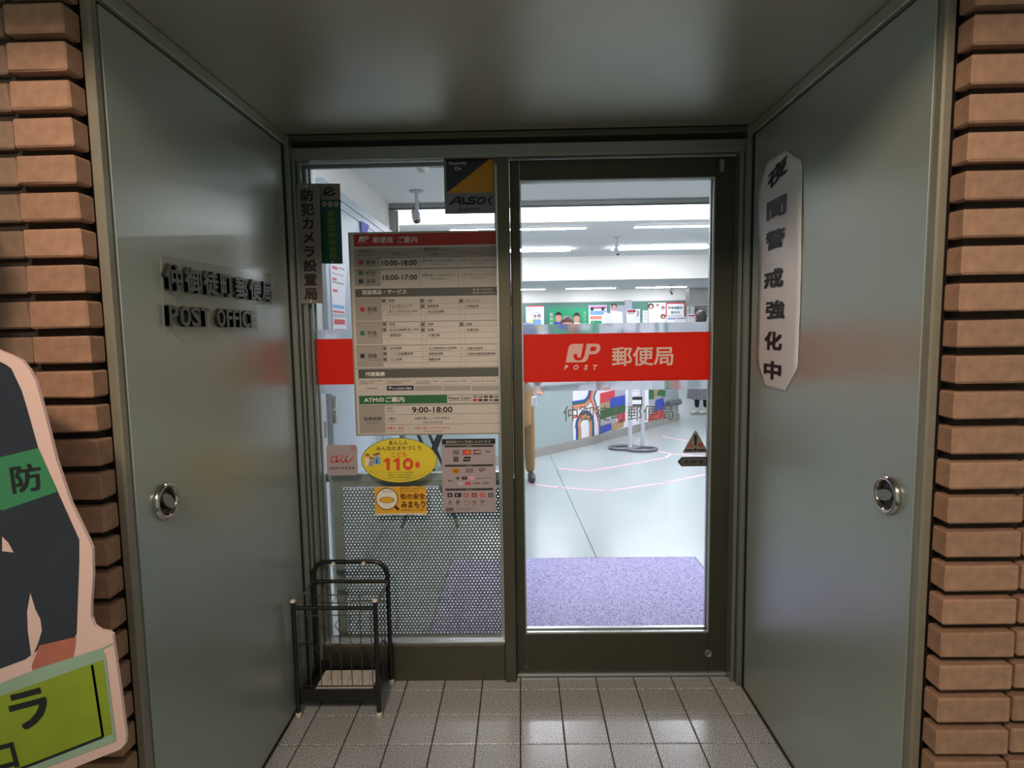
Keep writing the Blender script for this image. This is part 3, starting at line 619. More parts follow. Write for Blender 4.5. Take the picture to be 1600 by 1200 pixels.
s.rect('alarm_yellow', 152, 524, 264, 594, 'logo', 1); s.text('text_grey', 'iD', 180, 540, 236, 580, .02); s.rect('rule_grey', 342, 520, 456, 588, 'logo', 1); s.text('ink_black', 'Q+', 540, 516, 640, 572, .02)
s.ell('bar_grey', 232, 666, 30, 30, 'logo', 1, 4); s.ell('ink_black', 330, 666, 42, 24, 'logo', 1, 24); s.ell('rule_grey', 330, 666, 14, 14, 'logo', 2, 12); s.rect('poster_pink', 392, 640, 478, 690, 'logo', 1)
s.text('text_grey', 'ic', 96, 686, 160, 716, .02); s.text('text_grey', 'Suica', 496, 652, 584, 680); s.text('text_grey', 'nimoca', 602, 654, 710, 668)
for x, m_ in ((236, 'steel_door'), (342, 'poster_red'), (456, 'rule_grey'), (588, 'rule_grey')): s.rect(m_, x, 722, x+(76 if m_ != 'rule_grey' else 100), 764 if m_ != 'rule_grey' else 752, 'logo', 1)
for x, m_ in ((84, 'ink_black'), (186, 'ink_black'), (314, 'pink_ink'), (434, 'board_red'), (556, 'orange_logo'), (672, 'bar_grey')): s.rect(m_, x, 880, x+(98 if x == 186 else 72), 940, 'logo', 1); s.ell('mauve_sheet', x+36, 912, 14, 16, 'logo', 2, 12)
for i, t in enumerate(('d払', 'B', 'R Pay', 'au', 'P')): s.text('text_grey' if i < 2 else 'pink_ink' if i == 2 else 'bar_grey', t, 96+i*118, 984, 96+i*118+(52 if i != 2 else 100), 1030, .01); s.rect('rule_grey', 90+i*118, 1044, 150+i*118, 1054, 'small_print', 1)
s.rect('bar_grey', 64, 1094, 172, 1142, 'logo', 1); s.text('mauve_sheet', 'Union', 80, 1108, 158, 1128, .01); s.rect('rule_grey', 205, 1100, 480, 1108, 'small_print', 1); s.rect('rule_grey', 205, 1120, 410, 1127, 'small_print', 1); s.done()
# warning and arrow stickers on the door glass (8 px per pixel from 920,590)
s = Sheet(('Y', 2.2655), 'warning_sticker', 'dark triangular warning sticker with exclamation mark low on the door glass', 'sticker', (920, 590, 8), th=.001)
s.base('sign_grey', pts=[(1318, 676), (1334, 664), (1350, 674), (1484, 920), (1476, 938), (1190, 942), (1176, 926)])
s.ell('ink_black', 1331, 902, 22, 20, 'exclamation', 2, 16); s.poly('ink_black', [(1312, 722), (1332, 710), (1354, 722), (1346, 850), (1322, 850)], 'exclamation', 2)
s.text('board_red', '注', 1240, 820, 1298, 868, .02); s.text('board_red', '意', 1362, 816, 1420, 866, .02); s.rect('ink_black', 1206, 896, 1300, 920, 'small_print', 2); s.rect('ink_black', 1362, 894, 1460, 918, 'small_print', 2); s.done()
s = Sheet(('Y', 2.2655), 'arrow_sticker', 'small grey arrow-shaped sticker pointing left, below the warning triangle', 'sticker', (920, 590, 8), th=.001)
s.base('ink_black', pts=[(1108, 1052), (1160, 994), (1480, 988), (1478, 1106), (1158, 1110)]); s.poly('bar_grey', [(1126, 1052), (1168, 1004), (1466, 1000), (1464, 1094), (1168, 1098)], 'grey_ground')
s.text('ink_black', '自', 1198, 1030, 1240, 1072, .02); s.text('ink_black', '動', 1382, 1028, 1430, 1072, .02); s.poly('ink_black', [(1258, 1052), (1305, 1034), (1360, 1050), (1305, 1066)], 'arrow_mark', 2); s.done()

# ---------------------------------------------------------------- raised lettering on the left leaf
wl = thing('raised_lettering', 'dark raised metal office name and POST OFFICE on the left steel leaf', 'lettering', (XL+.002, 1.7, 1.48))
film_ = [(1.392, 1.575), (2.004, 1.590), (2.004, 1.486), (1.888, 1.482), (1.884, 1.396), (1.386, 1.396)]
obj('clear_backing', MB().slab([(XL+.0012, y, z) for y, z in film_[::-1]], (1, 0, 0), .0008), 'letter_film', wl)
def letter(ch, y0, y1, z0, z1, bold):
    vs, fs, b = glyphs(ch, bold, .5, res=2)
    mb = MB().add([(XL+.0013+(v[2]+.5)*.011, y0+(v[0]-b[0])/(b[2]-b[0])*(y1-y0), z0+(v[1]-b[1])/(b[3]-b[1])*(z1-z0)) for v in vs], fs)
    o = obj('letter', mb, 'letter_metal', wl); o.data.materials.append(MATS['black_gap'])
    for p_ in o.data.polygons: p_.material_index = 0 if abs(p_.normal.x) > .7 else 1
for ch, y0, y1 in zip('仲御徒町郵便局', (1.388, 1.469, 1.555, 1.642, 1.731, 1.819, 1.909), (1.465, 1.553, 1.639, 1.718, 1.810, 1.909, 1.987)): letter(ch, y0, y1-.006, 1.494, 1.558, .03)
for ch, y0, y1 in zip('POSTOFFICE', (1.391, 1.438, 1.488, 1.533, 1.614, 1.665, 1.703, 1.741, 1.760, 1.815), (1.430, 1.484, 1.530, 1.575, 1.659, 1.699, 1.737, 1.756, 1.811, 1.851)): letter(ch, y0, y1 if ch != 'I' else y0+.011, 1.408, 1.459, .022)
# ---------------------------------------------------------------- paper banner on the right leaf
bn = thing('paper_banner', 'crinkled white paper banner with vertical black lettering on the right steel leaf', 'banner', (XR-.005, 1.94, 1.18))
lft = [(1.938, 2.034), (1.856, 2.111), (1.659, 2.087), (1.439, 2.094), (1.257, 2.095), (1.177, 2.017)]
rgt = [(1.933, 1.90), (1.872, 1.796), (1.823, 1.786), (1.645, 1.780), (1.429, 1.777), (1.259, 1.783), (1.177, 1.866)]
def ip(L, z):
    for (za, ya), (zb, yb) in zip(L, L[1:]):
        if zb <= z <= za: return ya+(yb-ya)*(za-z)/(za-zb)
    return L[0][1] if z > L[0][0] else L[-1][1]
vs = []; fs = []; nz_, ny_ = 60, 10
from mathutils import noise as mn
def wav(y, z): return .0022+.0016*mn.noise(Vector((y*9, z*5, 3)))+.0009*mn.noise(Vector((y*30, z*22, 8)))
for i in range(nz_+1):
    z = 1.935-(1.935-1.178)*i/nz_; a, b = ip(lft, z), ip(rgt, z)
    for k in range(ny_+1):
        y = a+(b-a)*k/ny_; vs.append((XR-wav(y, z), y, z+(k/ny_-.5)*.0))
for i in range(nz_):
    for k in range(ny_): q = i*(ny_+1)+k; fs.append((q, q+1, q+ny_+2, q+ny_+1))
mb = MB().add(vs, fs, True); o = obj('paper', mb, 'paper_white', bn)
sm = o.modifiers.new('thick', 'SOLIDIFY'); sm.thickness = .0003; sm.offset = -1
for i, (ch, u, v) in enumerate([('夜', 1214.4, 270), ('間', 1212.5, 325), ('警', 1211.3, 373.6), ('戒', 1208.6, 435), ('強', 1210.6, 484), ('化', 1207.5, 532.6), ('中', 1206.7, 578.6)]):
    p = at(u, v, X=XR-.004); g, f, b = glyphs(ch, .045)
    rot = .12 if i == 0 else 0; wd, ht = .148, (.062 if i else .060)
    mb = MB()
    for q in range(1): mb.add([(XR-wav(p.y, p.z)-.0022-x[2]*.0003, p.y-((x[0]-b[0])/(b[2]-b[0])-.5)*wd*(.92 if ch in '中化' else 1), p.z+((x[1]-b[1])/(b[3]-b[1])-.5)*ht+((x[0]-b[0])/(b[2]-b[0])-.5)*.03*rot*8) for x in g], f)
    obj('character', mb, 'ink_faded' if i == 1 else 'ink_black', bn)
obj('wear_strip', MB().box(XR-.0052, XR-.0049, 1.93, 2.04, 1.588, 1.5885), 'ink_faded', bn)
# ---------------------------------------------------------------- umbrella rack
rk = thing('umbrella_rack', 'black tubular umbrella rack with white caps standing in the left corner', 'umbrella stand', (-.678, 2.09, 0))
fx0, fx1, fy, by = -.823, -.530, 1.992, 2.192
for x in (fx0, fx1):
    obj('post', MB().tube([(x, fy, .012), (x, fy, .437)], .0088), 'rack_black', rk)
    obj('cap', MB().lathe((x, fy, .437), (0, 0, 1), [(.0096, 0), (.0096, .006), (.006, .009), (.0005, .0095)], 14), 'cap_white', rk)
    for y in (fy, by): obj('foot', MB().lathe((x, y, 0), (0, 0, 1), [(.0005, 0), (.010, .0005), (.0105, .022), (.0085, .024)], 14), 'cap_white', rk)
hp = [(fx0, by, .012), (fx0, by, .43)]+[(fx0+.055*(1-math.cos(a)), by, .445+.058*math.sin(a)) for a in [PI/2*i/6 for i in range(7)]]
hp += [(-(p[0])+fx0+fx1, p[1], p[2]) for p in hp[::-1]]
obj('back_hoop', MB().tube(hp, .0088, 12), 'rack_black', rk)
for x in (fx0+.088, fx1-.088): obj('peg', MB().ball((x, by-.016, .500), .008, 12, (1, 1.3, 1)), 'cap_white', rk)
obj('front_bar', MB().tube([(fx0, fy, .415), (fx1, fy, .412)], .0075), 'rack_black', rk)
obj('rear_bar', MB().tube([(fx0, by-.002, .425), (fx1, by-.002, .425)], .0075), 'rack_black', rk)
for x in (fx0, fx1): obj('side_bar', MB().tube([(x, fy, .414), (x, by, .424)], .0042, 8), 'wire_grey', rk)
obj('divider_wire', MB().tube([(fx0, by-.05, .365), (fx0+.14, by-.055, .362), (fx0+.17, by-.045, .364), (fx1, by-.05, .366)], .002, 6), 'dark_steel', rk)
obj('divider_wire', MB().tube([(fx0+.155, by-.004, .42), (fx0+.135, by-.05, .363)], .002, 6), 'dark_steel', rk)
for y, x0, x1, n in ((fy+.006, fx0+.012, fx1-.02, 8), (by-.03, fx0+.02, fx1-.02, 7)):
    obj('wire_rail', MB().tube([(x0-.008, y, .382), (x1+.008, y, .386)], .0022, 6), 'wire_grey', rk)
    obj('wire_rail', MB().tube([(x0-.004, y, .118), (x1+.006, y, .118)], .0022, 6), 'dark_steel', rk)
    for i in range(n):
        x = x0+(x1-x0)*i/(n-1); d = .016*(1 if i % 2 else -1)
        if y > 2.05 and i not in (2, 4): continue
        obj('wire', MB().tube([(x, y-.004, .383), (x, y, .376), (x, y, .285), (x+d, y, .262), (x-d*.2, y, .232), (x, y, .215), (x, y, .118)], .0017, 6), 'wire_grey', rk)
for x, s_ in ((fx0, 1), (fx1, -1)):
    obj('side_brace', MB().tube([(x, fy, .27), (x+.004*s_, by-.08, .225), (x+.004*s_, by-.05, .20)], .0055, 8), 'rack_black', rk)
    for yy in (2.03, 2.08, 2.13): obj('wire', MB().tube([(x+s_*.004, yy, .40), (x+s_*.004, yy, .11)], .0016, 6), 'wire_grey', rk)
tr = MB().box(fx0+.006, fx1-.006, fy+.004, fy+.012, .062, .104).box(fx0+.006, fx1-.006, by-.016, by-.009, .062, .104).box(fx0+.006, fx0+.013, fy+.012, by-.016, .062, .104).box(fx1-.013, fx1-.006, fy+.012, by-.016, .062, .104).box(fx0+.013, fx1-.013, fy+.012, by-.016, .058, .064)
obj('drip_tray', tr, 'tray_black', rk)
obj('tray_liner', MB().box(fx0+.045, fx1-.035, fy+.022, by-.030, .0645, .080, .002), 'tray_white', rk)
# ---------------------------------------------------------------- standing cut-out of a guard in the left foreground
cy = .95
s = Sheet(('Y', cy), 'cutout_stand', 'life-size printed cut-out of a uniformed guard holding a green sign', 'cardboard cut-out', (0, 0, 1), th=.006, eps=.0004)
def pz(x, z):   # a point given in metres on the board
    d = Vector((x, cy, z))-CAMP; k_ = d.dot(_fw); return (800+CF*d.dot(_rt)/k_, 600-CF*d.dot(_up)/k_)
right = [(0, 548), (14, 553), (34, 563), (46, 578), (56, 597), (68, 640), (88, 720), (110, 785), (138, 843), (144, 857), (145, 900), (142, 945), (142, 965), (147, 978), (157, 985), (170, 987), (176, 992), (177, 1004), (188, 1080), (197, 1150), (196, 1162), (188, 1171), (150, 1186), (100, 1206), (40, 1232), (0, 1250)]
lower = [pz(-.92, .50), pz(-.90, .02), pz(-.90, 0), pz(-1.30, 0), pz(-1.30, .02), pz(-1.28, .50), pz(-1.45, .62), pz(-1.47, .95), pz(-1.40, 1.1), pz(-1.33, 1.34), pz(-1.20, 1.43), pz(-1.19, 1.52), pz(-1.22, 1.64), pz(-1.17, 1.73), pz(-1.08, 1.76), pz(-.99, 1.73), pz(-.95, 1.64), pz(-.98, 1.52), pz(-.96, 1.43)]
s.base('pink_border', pts=right+lower)
s.poly('skin', [pz(-1.14, 1.44), pz(-1.17, 1.55), pz(-1.14, 1.66), pz(-1.03, 1.66), pz(-1.00, 1.55), pz(-1.03, 1.44)], 'printed_face'); s.poly('navy_print', [pz(-1.19, 1.63), pz(-1.16, 1.71), pz(-1.01, 1.71), pz(-.98, 1.63)], 'printed_cap', 2)
s.poly('ink_black', [pz(-1.17, 1.632), pz(-1.00, 1.632), pz(-1.03, 1.612), pz(-1.14, 1.612)], 'printed_brim', 3)
for ex in (-1.118, -1.052): s.poly('hair', [pz(ex-.012, 1.585), pz(ex, 1.592), pz(ex+.012, 1.585), pz(ex, 1.580)], 'printed_eye', 2); s.poly('hair', [pz(ex-.016, 1.602), pz(ex+.016, 1.602), pz(ex+.014, 1.607), pz(ex-.014, 1.607)], 'printed_eyebrow', 2)
s.poly('skin_print', [pz(-1.085, 1.59), pz(-1.073, 1.548), pz(-1.098, 1.548)], 'printed_nose', 2); s.poly('poster_red', [pz(-1.108, 1.522), pz(-1.085, 1.527), pz(-1.062, 1.522), pz(-1.085, 1.512)], 'printed_mouth', 2)
s.poly('navy_print', [(0, 565), (10, 570), (18, 576), (34, 610), (42, 636), (60, 700), (62, 704), (124, 843), (124, 880), (120, 990), (115, 1000), (62, 1010), (60, 1015), (40, 1030), (0, 1045)]+[pz(-1.25, .82), pz(-1.38, 1.05), pz(-1.30, 1.32), pz(-1.13, 1.42), pz(-.98, 1.40)], 'printed_uniform')
s.poly('armband', [(-6, 716), (60, 700), (66, 712), (90, 768), (6, 797), (0, 796)], 'armband', 2)
s.poly('pink_border', [(4, 838), (14, 848), (22, 863), (4, 861)], 'printed_gap', 2); s.poly('pink_border', [(48, 926), (56, 952), (64, 968), (66, 985), (60, 1005), (50, 1028), (44, 985), (43, 955)], 'printed_gap', 2)
s.poly('skin_print', [(62, 1008), (119, 995), (118, 1010), (113, 1033), (90, 1042), (52, 1050), (50, 1040)], 'printed_hand', 2)
s.text('ink_black', '防', 18, 725, 66, 768, .02, lv=4, rot=.14)
s.poly('silver_green', [(-60, 1090), (0, 1068), (60, 1044), (160, 1012), (166, 1028), (181, 1148), (181, 1158), (0, 1226), (-60, 1246)], 'sign_border', 3)
s.poly('silver_green', [(160, 1012), (176, 1004), (177, 1006), (160, 1014)], 'sign_border', 4)
s.poly('lime', [(-60, 1108), (0, 1088), (162, 1030), (176, 1142), (176, 1146), (0, 1212), (-60, 1232)], 'sign_ground', 4)
s.line('ink_black', [(145, 1038), (162, 1150), (60, 1190), (0, 1212)], 4, 'sign_rule', 5); s.line('ink_black', [(145, 1038), (162, 1150)], 3, 'sign_rule', 5)
s.text('ink_black', 'ラ', 17, 1078, 78, 1136, .03, lv=6, rot=.26); s.text('ink_black', 'ロ', -12, 1162, 28, 1202, .03, lv=6, rot=.26)
s.done()
obj('prop_leg', MB().slab([(-1.1, cy+.006, .9), (-1.1, cy+.2, 0), (-1.1, cy+.006, 0)], (1, 0, 0), .005), 'pink_border', s.root)
# ================================================================= inside the office
YI = 2.305
struct('floor', MB().box(-3.2, 5.4, YI, 14.5, -.05, 0), 'in_floor')
obj_mat = thing('entrance_mat', 'speckled lilac-grey entrance mat on the office floor behind the door', 'mat', (.3, 2.9, .001))
obj('mat_pile', MB().box(-.437, 1.032, 2.33, 3.448, .001, .008, .002), 'mat_lilac', obj_mat)
obj('mat_edge', MB().box(-.4425, -.4375, 2.33, 3.453, .001, .006).box(1.0325, 1.0375, 2.33, 3.453, .001, .006).box(-.4425, 1.0375, 3.4485, 3.4535, .001, .006), 'mat_edge', obj_mat)
LW = struct('wall_left_inside', MB().box(-1.08, -1.0, YI, 4.66, 0, 2.37), 'in_wall')
struct('wall_left_return', MB().box(-3.2, -1.0, 4.66, 4.72, 0, 2.75), 'in_wall')
struct('wall_front_inside', MB().box(-1.08, XL-.02, YI-.06, YI-.002, 0, 2.45).box(XR+.02, 5.4, YI-.06, YI-.002, 0, 2.75), 'in_wall')
struct('wall_right_inside', MB().box(5.4, 5.48, YI, 14.5, 0, 2.75), 'in_wall')
struct('wall_far_left', MB().box(-3.28, -3.2, 4.66, 14.5, 0, 2.75), 'in_wall')
struct('wall_far', MB().box(-3.2, 5.4, 14.32, 14.4, 0, 2.75), 'in_wall')
struct('ceiling', MB().box(-1.08, 5.4, YI, 4.66, 2.37, 2.45), 'lobby_ceiling')
struct('ceiling', MB().box(-3.2, 5.4, 4.66, 10.95, 2.72, 2.80), 'in_ceiling')
struct('ceiling', MB().box(-3.2, 5.4, 11.0, 14.4, 2.33, 2.41), 'in_ceiling')
struct('trim_6', MB().box(-3.2, 5.4, 10.95, 11.04, 2.29, 2.80), 'in_wall')
struct('trim_7', MB().box(-3.2, 5.4, 5.5, 5.62, 2.372, 2.72), 'in_wall')
t8 = struct('trim_8', MB().box(-1.0, 5.4, 4.60, 4.655, 2.345, 2.368), 'rail_grey'); obj('rail_slot', MB().box(-1.0, 5.4, 4.59, 4.61, 2.325, 2.333), 'dark_line', t8)
obj('rail_lip', MB().box(-1.0, 5.4, 4.60, 4.655, 2.333, 2.345), 'rail_grey', t8); obj('upright', MB().box(-1.0, -.955, 4.60, 4.655, 0, 2.325), 'rail_grey', t8); obj('upright_lip', MB().box(-.953, -.935, 4.62, 4.64, 0, 2.325), 'rail_grey', t8)
struct('wall_above_rail', MB().box(-1.0, 5.4, 4.662, 4.70, 2.36, 2.72), 'in_wall')
# low wall band and door along the left lobby wall
obj('wall_rail', MB().box(-1.0, -.992, YI+.02, 2.93, .86, .94), 'rail_grey', LW)
DL = struct('door_4', MB().box(-1.0, -.972, 2.97, 4.58, .02, 2.06, .002), 'steel_door', label='pale blue-grey steel door along the left lobby wall')
obj('door_head', MB().box(-1.0, -.965, 2.95, 4.60, 2.105, 2.15), 'steel_door', DL); obj('head_gap', MB().box(-1.0, -.97, 2.97, 4.58, 2.062, 2.103), 'steel_door', DL)
obj('gap_line', MB().box(-.972, -.9712, 3.0, 4.58, 2.085, 2.103), 'dark_line', DL); obj('gap_line', MB().box(-.972, -.9712, 4.015, 4.025, .1, 2.09), 'dark_line', DL)
obj('hinge', MB().tube([(-.963, 2.985, .925), (-.963, 2.985, .992)], .011).tube([(-.963, 2.985, 1.0), (-.963, 2.985, 1.065)], .011), 'chrome', DL)
obj('knob', MB().ball((-.96, 3.62, 1.44), .012), 'chrome', DL)
def wallsheet(name, label, cat, quad_px, m, items, X=-.969, group=None):
    s = Sheet(('X', X), name, label, cat, th=.001, eps=.0006, group=group); s.n = Vector((1, 0, 0)); s.base(m, pts=quad_px)
    for it in items: s.rect(it[0], *it[1:5])
    return s.done()
wallsheet('notice_sheet', 'narrow white and blue notice sheet on the pale steel door, upper one', 'notice', [(516, 412), (541, 414), (539, 491), (519, 490)], 'poster_white', [('poster_red', 519, 416, 527, 421), ('rule_grey', 529, 419, 538, 421), ('poster_grey', 519, 428, 537, 430), ('poster_red', 519, 434, 526, 438), ('rule_grey', 519, 441, 537, 443), ('poster_red', 520, 452, 527, 456), ('poster_blue', 520, 477, 538, 482), ('poster_red', 520, 486, 538, 489)])
wallsheet('notice_sheet', 'white notice sheet with red heading on the pale steel door, lower one', 'notice', [(520, 496), (541, 497), (541, 529), (521, 529)], 'poster_white', [('poster_red', 522, 499, 539, 507), ('pink_ink', 523, 514, 539, 516), ('pink_ink', 523, 519, 539, 521)])
p = thing('pennant', 'small violet pennant hanging near the top of the pale steel door', 'pennant', (-.96, 3.9, 1.95))
obj('pennant_cloth', MB().slab([at(564, 345, X=-.962), at(577, 352, X=-.962), at(573, 367, X=-.962), at(566, 367, X=-.962)], (1, 0, 0), .002), 'pennant', p)
# perforated screen behind the side window
ps = thing('perforated_screen', 'grey perforated metal screen behind the lower half of the side window', 'screen', (-.42, 2.33, 0))
px0, px1, pz0, pz1 = -.745, -.052, .120, .768
nx = 49; dx = (px1-px0)/nx; dz = dx*.866; nzr = int((pz1-pz0)/dz)
vs, fs = [], []
for r in range(nzr):
    for c_ in range(nx):
        cx = px0+dx*(c_+.5+(.5 if r % 2 else 0)); cz = pz0+dz*(r+.5); b = len(vs)
        for k_ in range(6):
            a = PI/6+PI/3*k_; vs.append((cx+dx/math.sqrt(3)*math.cos(a), 2.333, cz+dx/math.sqrt(3)*math.sin(a)))
        for k_ in range(6):
            a = PI/6+PI/3*k_; vs.append((cx+dx*.31*math.cos(a), 2.333, cz+dx*.31*math.sin(a)))
        fs += [(b+k_, b+(k_+1) % 6, b+6+(k_+1) % 6, b+6+k_) for k_ in range(6)]
o = obj('perforated_sheet', MB().add(vs, fs), 'perf_grey', ps, kind='stuff'); sm = o.modifiers.new('thick', 'SOLIDIFY'); sm.thickness = .0012
obj('top_rail', MB().box(-.80, -.045, 2.322, 2.352, .785, .817), 'bead_aluminium', ps)
obj('upper_border', MB().box(-.775, -.045, 2.326, 2.340, .762, .785), 'perf_frame', ps)
obj('side_border', MB().box(-.775, -.738, 2.326, 2.340, .0, .762), 'perf_frame', ps); obj('side_border', MB().box(-.052, -.03, 2.326, 2.340, .0, .785), 'perf_frame', ps)
obj('lower_border', MB().box(-.738, -.052, 2.326, 2.340, .0, .126), 'perf_frame', ps)
# crossed-leg stand and white cabinet seen between the sheets
xs = thing('folding_stand', 'dark crossed-leg folding stand behind the oval sticker', 'stand', (-.63, 4.0, 0))
for a, b, yy in (((-.86, 0), (-.50, .86), 4.0), ((-.46, 0), (-.80, .86), 4.03)):
    for dy in (0, .34): obj('leg', MB().tube([(a[0], yy+dy, .012), (b[0], yy+dy, b[1])], .012, 8), 'dark_line', xs)
obj('top_board', MB().box(-.86, -.42, 3.96, 4.42, .86, .89, .004), 'in_wall', xs)
# unseen lamps added to brighten lobby and entrance, emergency fitting, security cameras
def striplamp(label, x0, x1, y0, y1, z, group, glow='lamp_glow', d=.012):
    t = thing('ceiling_lamp', label, 'ceiling lamp', ((x0+x1)/2, (y0+y1)/2, z), group)
    obj('lamp_housing', MB().box(x0-.02, x1+.02, y0-.02, y1+.02, z-.010, z-.001, .002), 'lamp_body', t)
    obj('lamp_diffuser', MB().box(x0, x1, y0, y1, z-.010-d, z-.0105, .003), glow, t)
striplamp('long added fill lamp over the lobby, unseen above the entrance head', -.1, 1.2, 2.80, 2.92, 2.37, 'added lobby fill lamps', glow='lamp_fill', d=.06)  # added out of view to light the entrance; deep sides brighten the ceiling
striplamp('short added fill lamp over the lobby by the left wall, unseen above the entrance head', -.78, -.30, 2.52, 2.62, 2.37, 'added lobby fill lamps', glow='lamp_fill', d=.05)  # second added lamp, out of view, brightens the left lobby wall
gl = 'ceiling lamps of the main hall'
striplamp('bright ceiling strip, left one of the nearer hall row', -.75, .84, 9.75, 9.95, 2.72, gl, d=.02)
striplamp('bright ceiling strip, right one of the nearer hall row', 1.53, 3.10, 9.75, 9.95, 2.72, gl, d=.02)
striplamp('thin ceiling strip on the left, just behind the first beam', -.9, .87, 7.83, 7.90, 2.72, gl, d=.008)
striplamp('thin ceiling strip on the right, just behind the first beam', 1.52, 3.1, 7.83, 7.90, 2.72, gl, d=.008)
for x0, x1, w_ in ((-.9, .57, 'left'), (1.06, 2.19, 'middle'), (2.67, 3.80, 'right')): striplamp('short ceiling strip in the low bay by the far wall, %s one' % w_, x0, x1, 13.58, 13.68, 2.33, gl, d=.01)
for x0, w_ in ((-1.6, 'left'), (1.0, 'right')): striplamp('ceiling strip hidden above the first beam, %s one' % w_, x0, x0+2.4, 4.95, 5.08, 2.72, gl)
striplamp('ceiling strip hidden above the first beam, far right one', 3.6, 5.0, 4.95, 5.08, 2.72, gl)
for x0, w_ in ((-.9, 'left'), (1.5, 'right')): striplamp('ceiling strip in the middle of the hall ceiling, %s one' % w_, x0, x0+1.5, 6.2, 6.35, 2.72, gl)
ef = thing('emergency_fitting', 'cream ceiling fitting over the lobby, next to the security plate', 'ceiling fitting', (-.575, 3.42, 2.37))
obj('fitting_body', MB().box(-.615, -.535, 3.0, 3.62, 2.335, 2.369, .008), 'lamp_body', ef); obj('fitting_slot', MB().box(-.592, -.558, 3.05, 3.58, 2.330, 2.3345), 'perf_frame', ef)
obj('ceiling_seam', MB().box(-.53, .9, 3.615, 3.62, 2.366, 2.3695), 'rail_grey', ef)
def camera(label, x, y, z, k_, tilt):
    t = thing('security_camera', label, 'security camera', (x, y, z))
    obj('ceiling_plate', MB().lathe((x, y, z), (0, 0, -1), [(.0005, 0), (.052*k_, .001), (.05*k_, .006), (.014*k_, .014)], 24), 'cam_grey', t)
    obj('drop_pole', MB().tube([(x, y, z-.006), (x, y, z-.125*k_)], .013*k_, 12), 'cam_grey', t)
    obj('cable', MB().tube([(x-.012*k_, y, z-.09*k_), (x-.032*k_, y-.01, z-.12*k_), (x-.02*k_, y-.01, z-.155*k_), (x+.02*k_, y-.01, z-.16*k_), (x+.036*k_, y-.01, z-.125*k_), (x+.014*k_, y, z-.085*k_)], .0032*k_, 6), 'tube_grey', t)
    b = MB().box(-.026*k_, .026*k_, -.055*k_, .055*k_, -.024*k_, .024*k_, .008*k_); M_ = Matrix.Rotation(tilt, 4, 'X'); M2 = Matrix.Rotation(-.25, 4, 'Y')
    c_ = Vector((x-.006*k_, y-.01, z-.175*k_)); b.v = [tuple(c_+M2@(M_@Vector(v))) for v in b.v]; obj('camera_body', b, 'cam_grey', t)
    fwd = (M2@(M_@Vector((0, -1, 0)))).normalized(); lc = c_+fwd*.0555*k_
    obj('lens', MB().lathe(lc, fwd, [(.017*k_, 0), (.017*k_, .006*k_), (.012*k_, .007*k_), (.0005, .003*k_)], 16), 'cam_dark', t)
camera('grey security camera hanging from the lobby ceiling, nearest the entrance', -.715, 4.2, 2.369, 1.0, .9)
camera('security camera hanging from the main hall ceiling', 1.43, 8.75, 2.719, 1.15, .9)
camera('small white security camera by the far wall, on the right', 3.36, 13.2, 2.329, .95, .6)
# counter: diagonal front with grey panel, bright posters and a rounded end
ct = thing('service_counter', 'long curved grey service counter with bright posters on its front', 'counter', (1.2, 7.5, 0))
CB = [(-1.6, 4.85), (.13, 6.29), (.60, 6.74), (.94, 7.09), (1.60, 7.86), (2.15, 8.50), (2.38, 8.80), (2.42, 9.0), (2.30, 9.3), (1.9, 9.6)]
def run(y_off, z0, z1, th, m, nm, pts=CB):
    out = [Vector((x, y, 0)) for x, y in pts]; nrm = []
    for i in range(len(out)):
        a = out[max(i-1, 0)]; b = out[min(i+1, len(out)-1)]; d = (b-a).normalized(); nrm.append(Vector((d.y, -d.x, 0)))
    fr = [p+n*y_off for p, n in zip(out, nrm)]; bk = [p-n*th for p, n in zip(fr, nrm)]; n = len(out)
    vs = [(p.x, p.y, z0) for p in fr]+[(p.x, p.y, z1) for p in fr]+[(p.x, p.y, z0) for p in bk]+[(p.x, p.y, z1) for p in bk]; fs = []
    for i in range(n-1): fs += [(i, i+1, n+i+1, n+i), (2*n+i, 3*n+i, 3*n+i+1, 2*n+i+1), (n+i, n+i+1, 3*n+i+1, 3*n+i), (i, 2*n+i, 2*n+i+1, i+1)]
    fs += [(0, n, 3*n, 2*n), (n-1, 3*n-1, 4*n-1, 2*n-1)]
    return obj(nm, MB().add(vs, fs), m, ct)
run(0, 0, .095, .3, 'skirting', 'skirting'); run(-.02, .095, .84, .3, 'counter_grey', 'front_panel'); run(.03, .84, .90, .55, 'in_wall', 'counter_top')
obj('end_bumper', MB().tube([(2.10, 8.40, .30), (2.36, 8.74, .28), (2.42, 8.98, .28), (2.30, 9.28, .28)], .04, 8), 'tube_grey', ct)
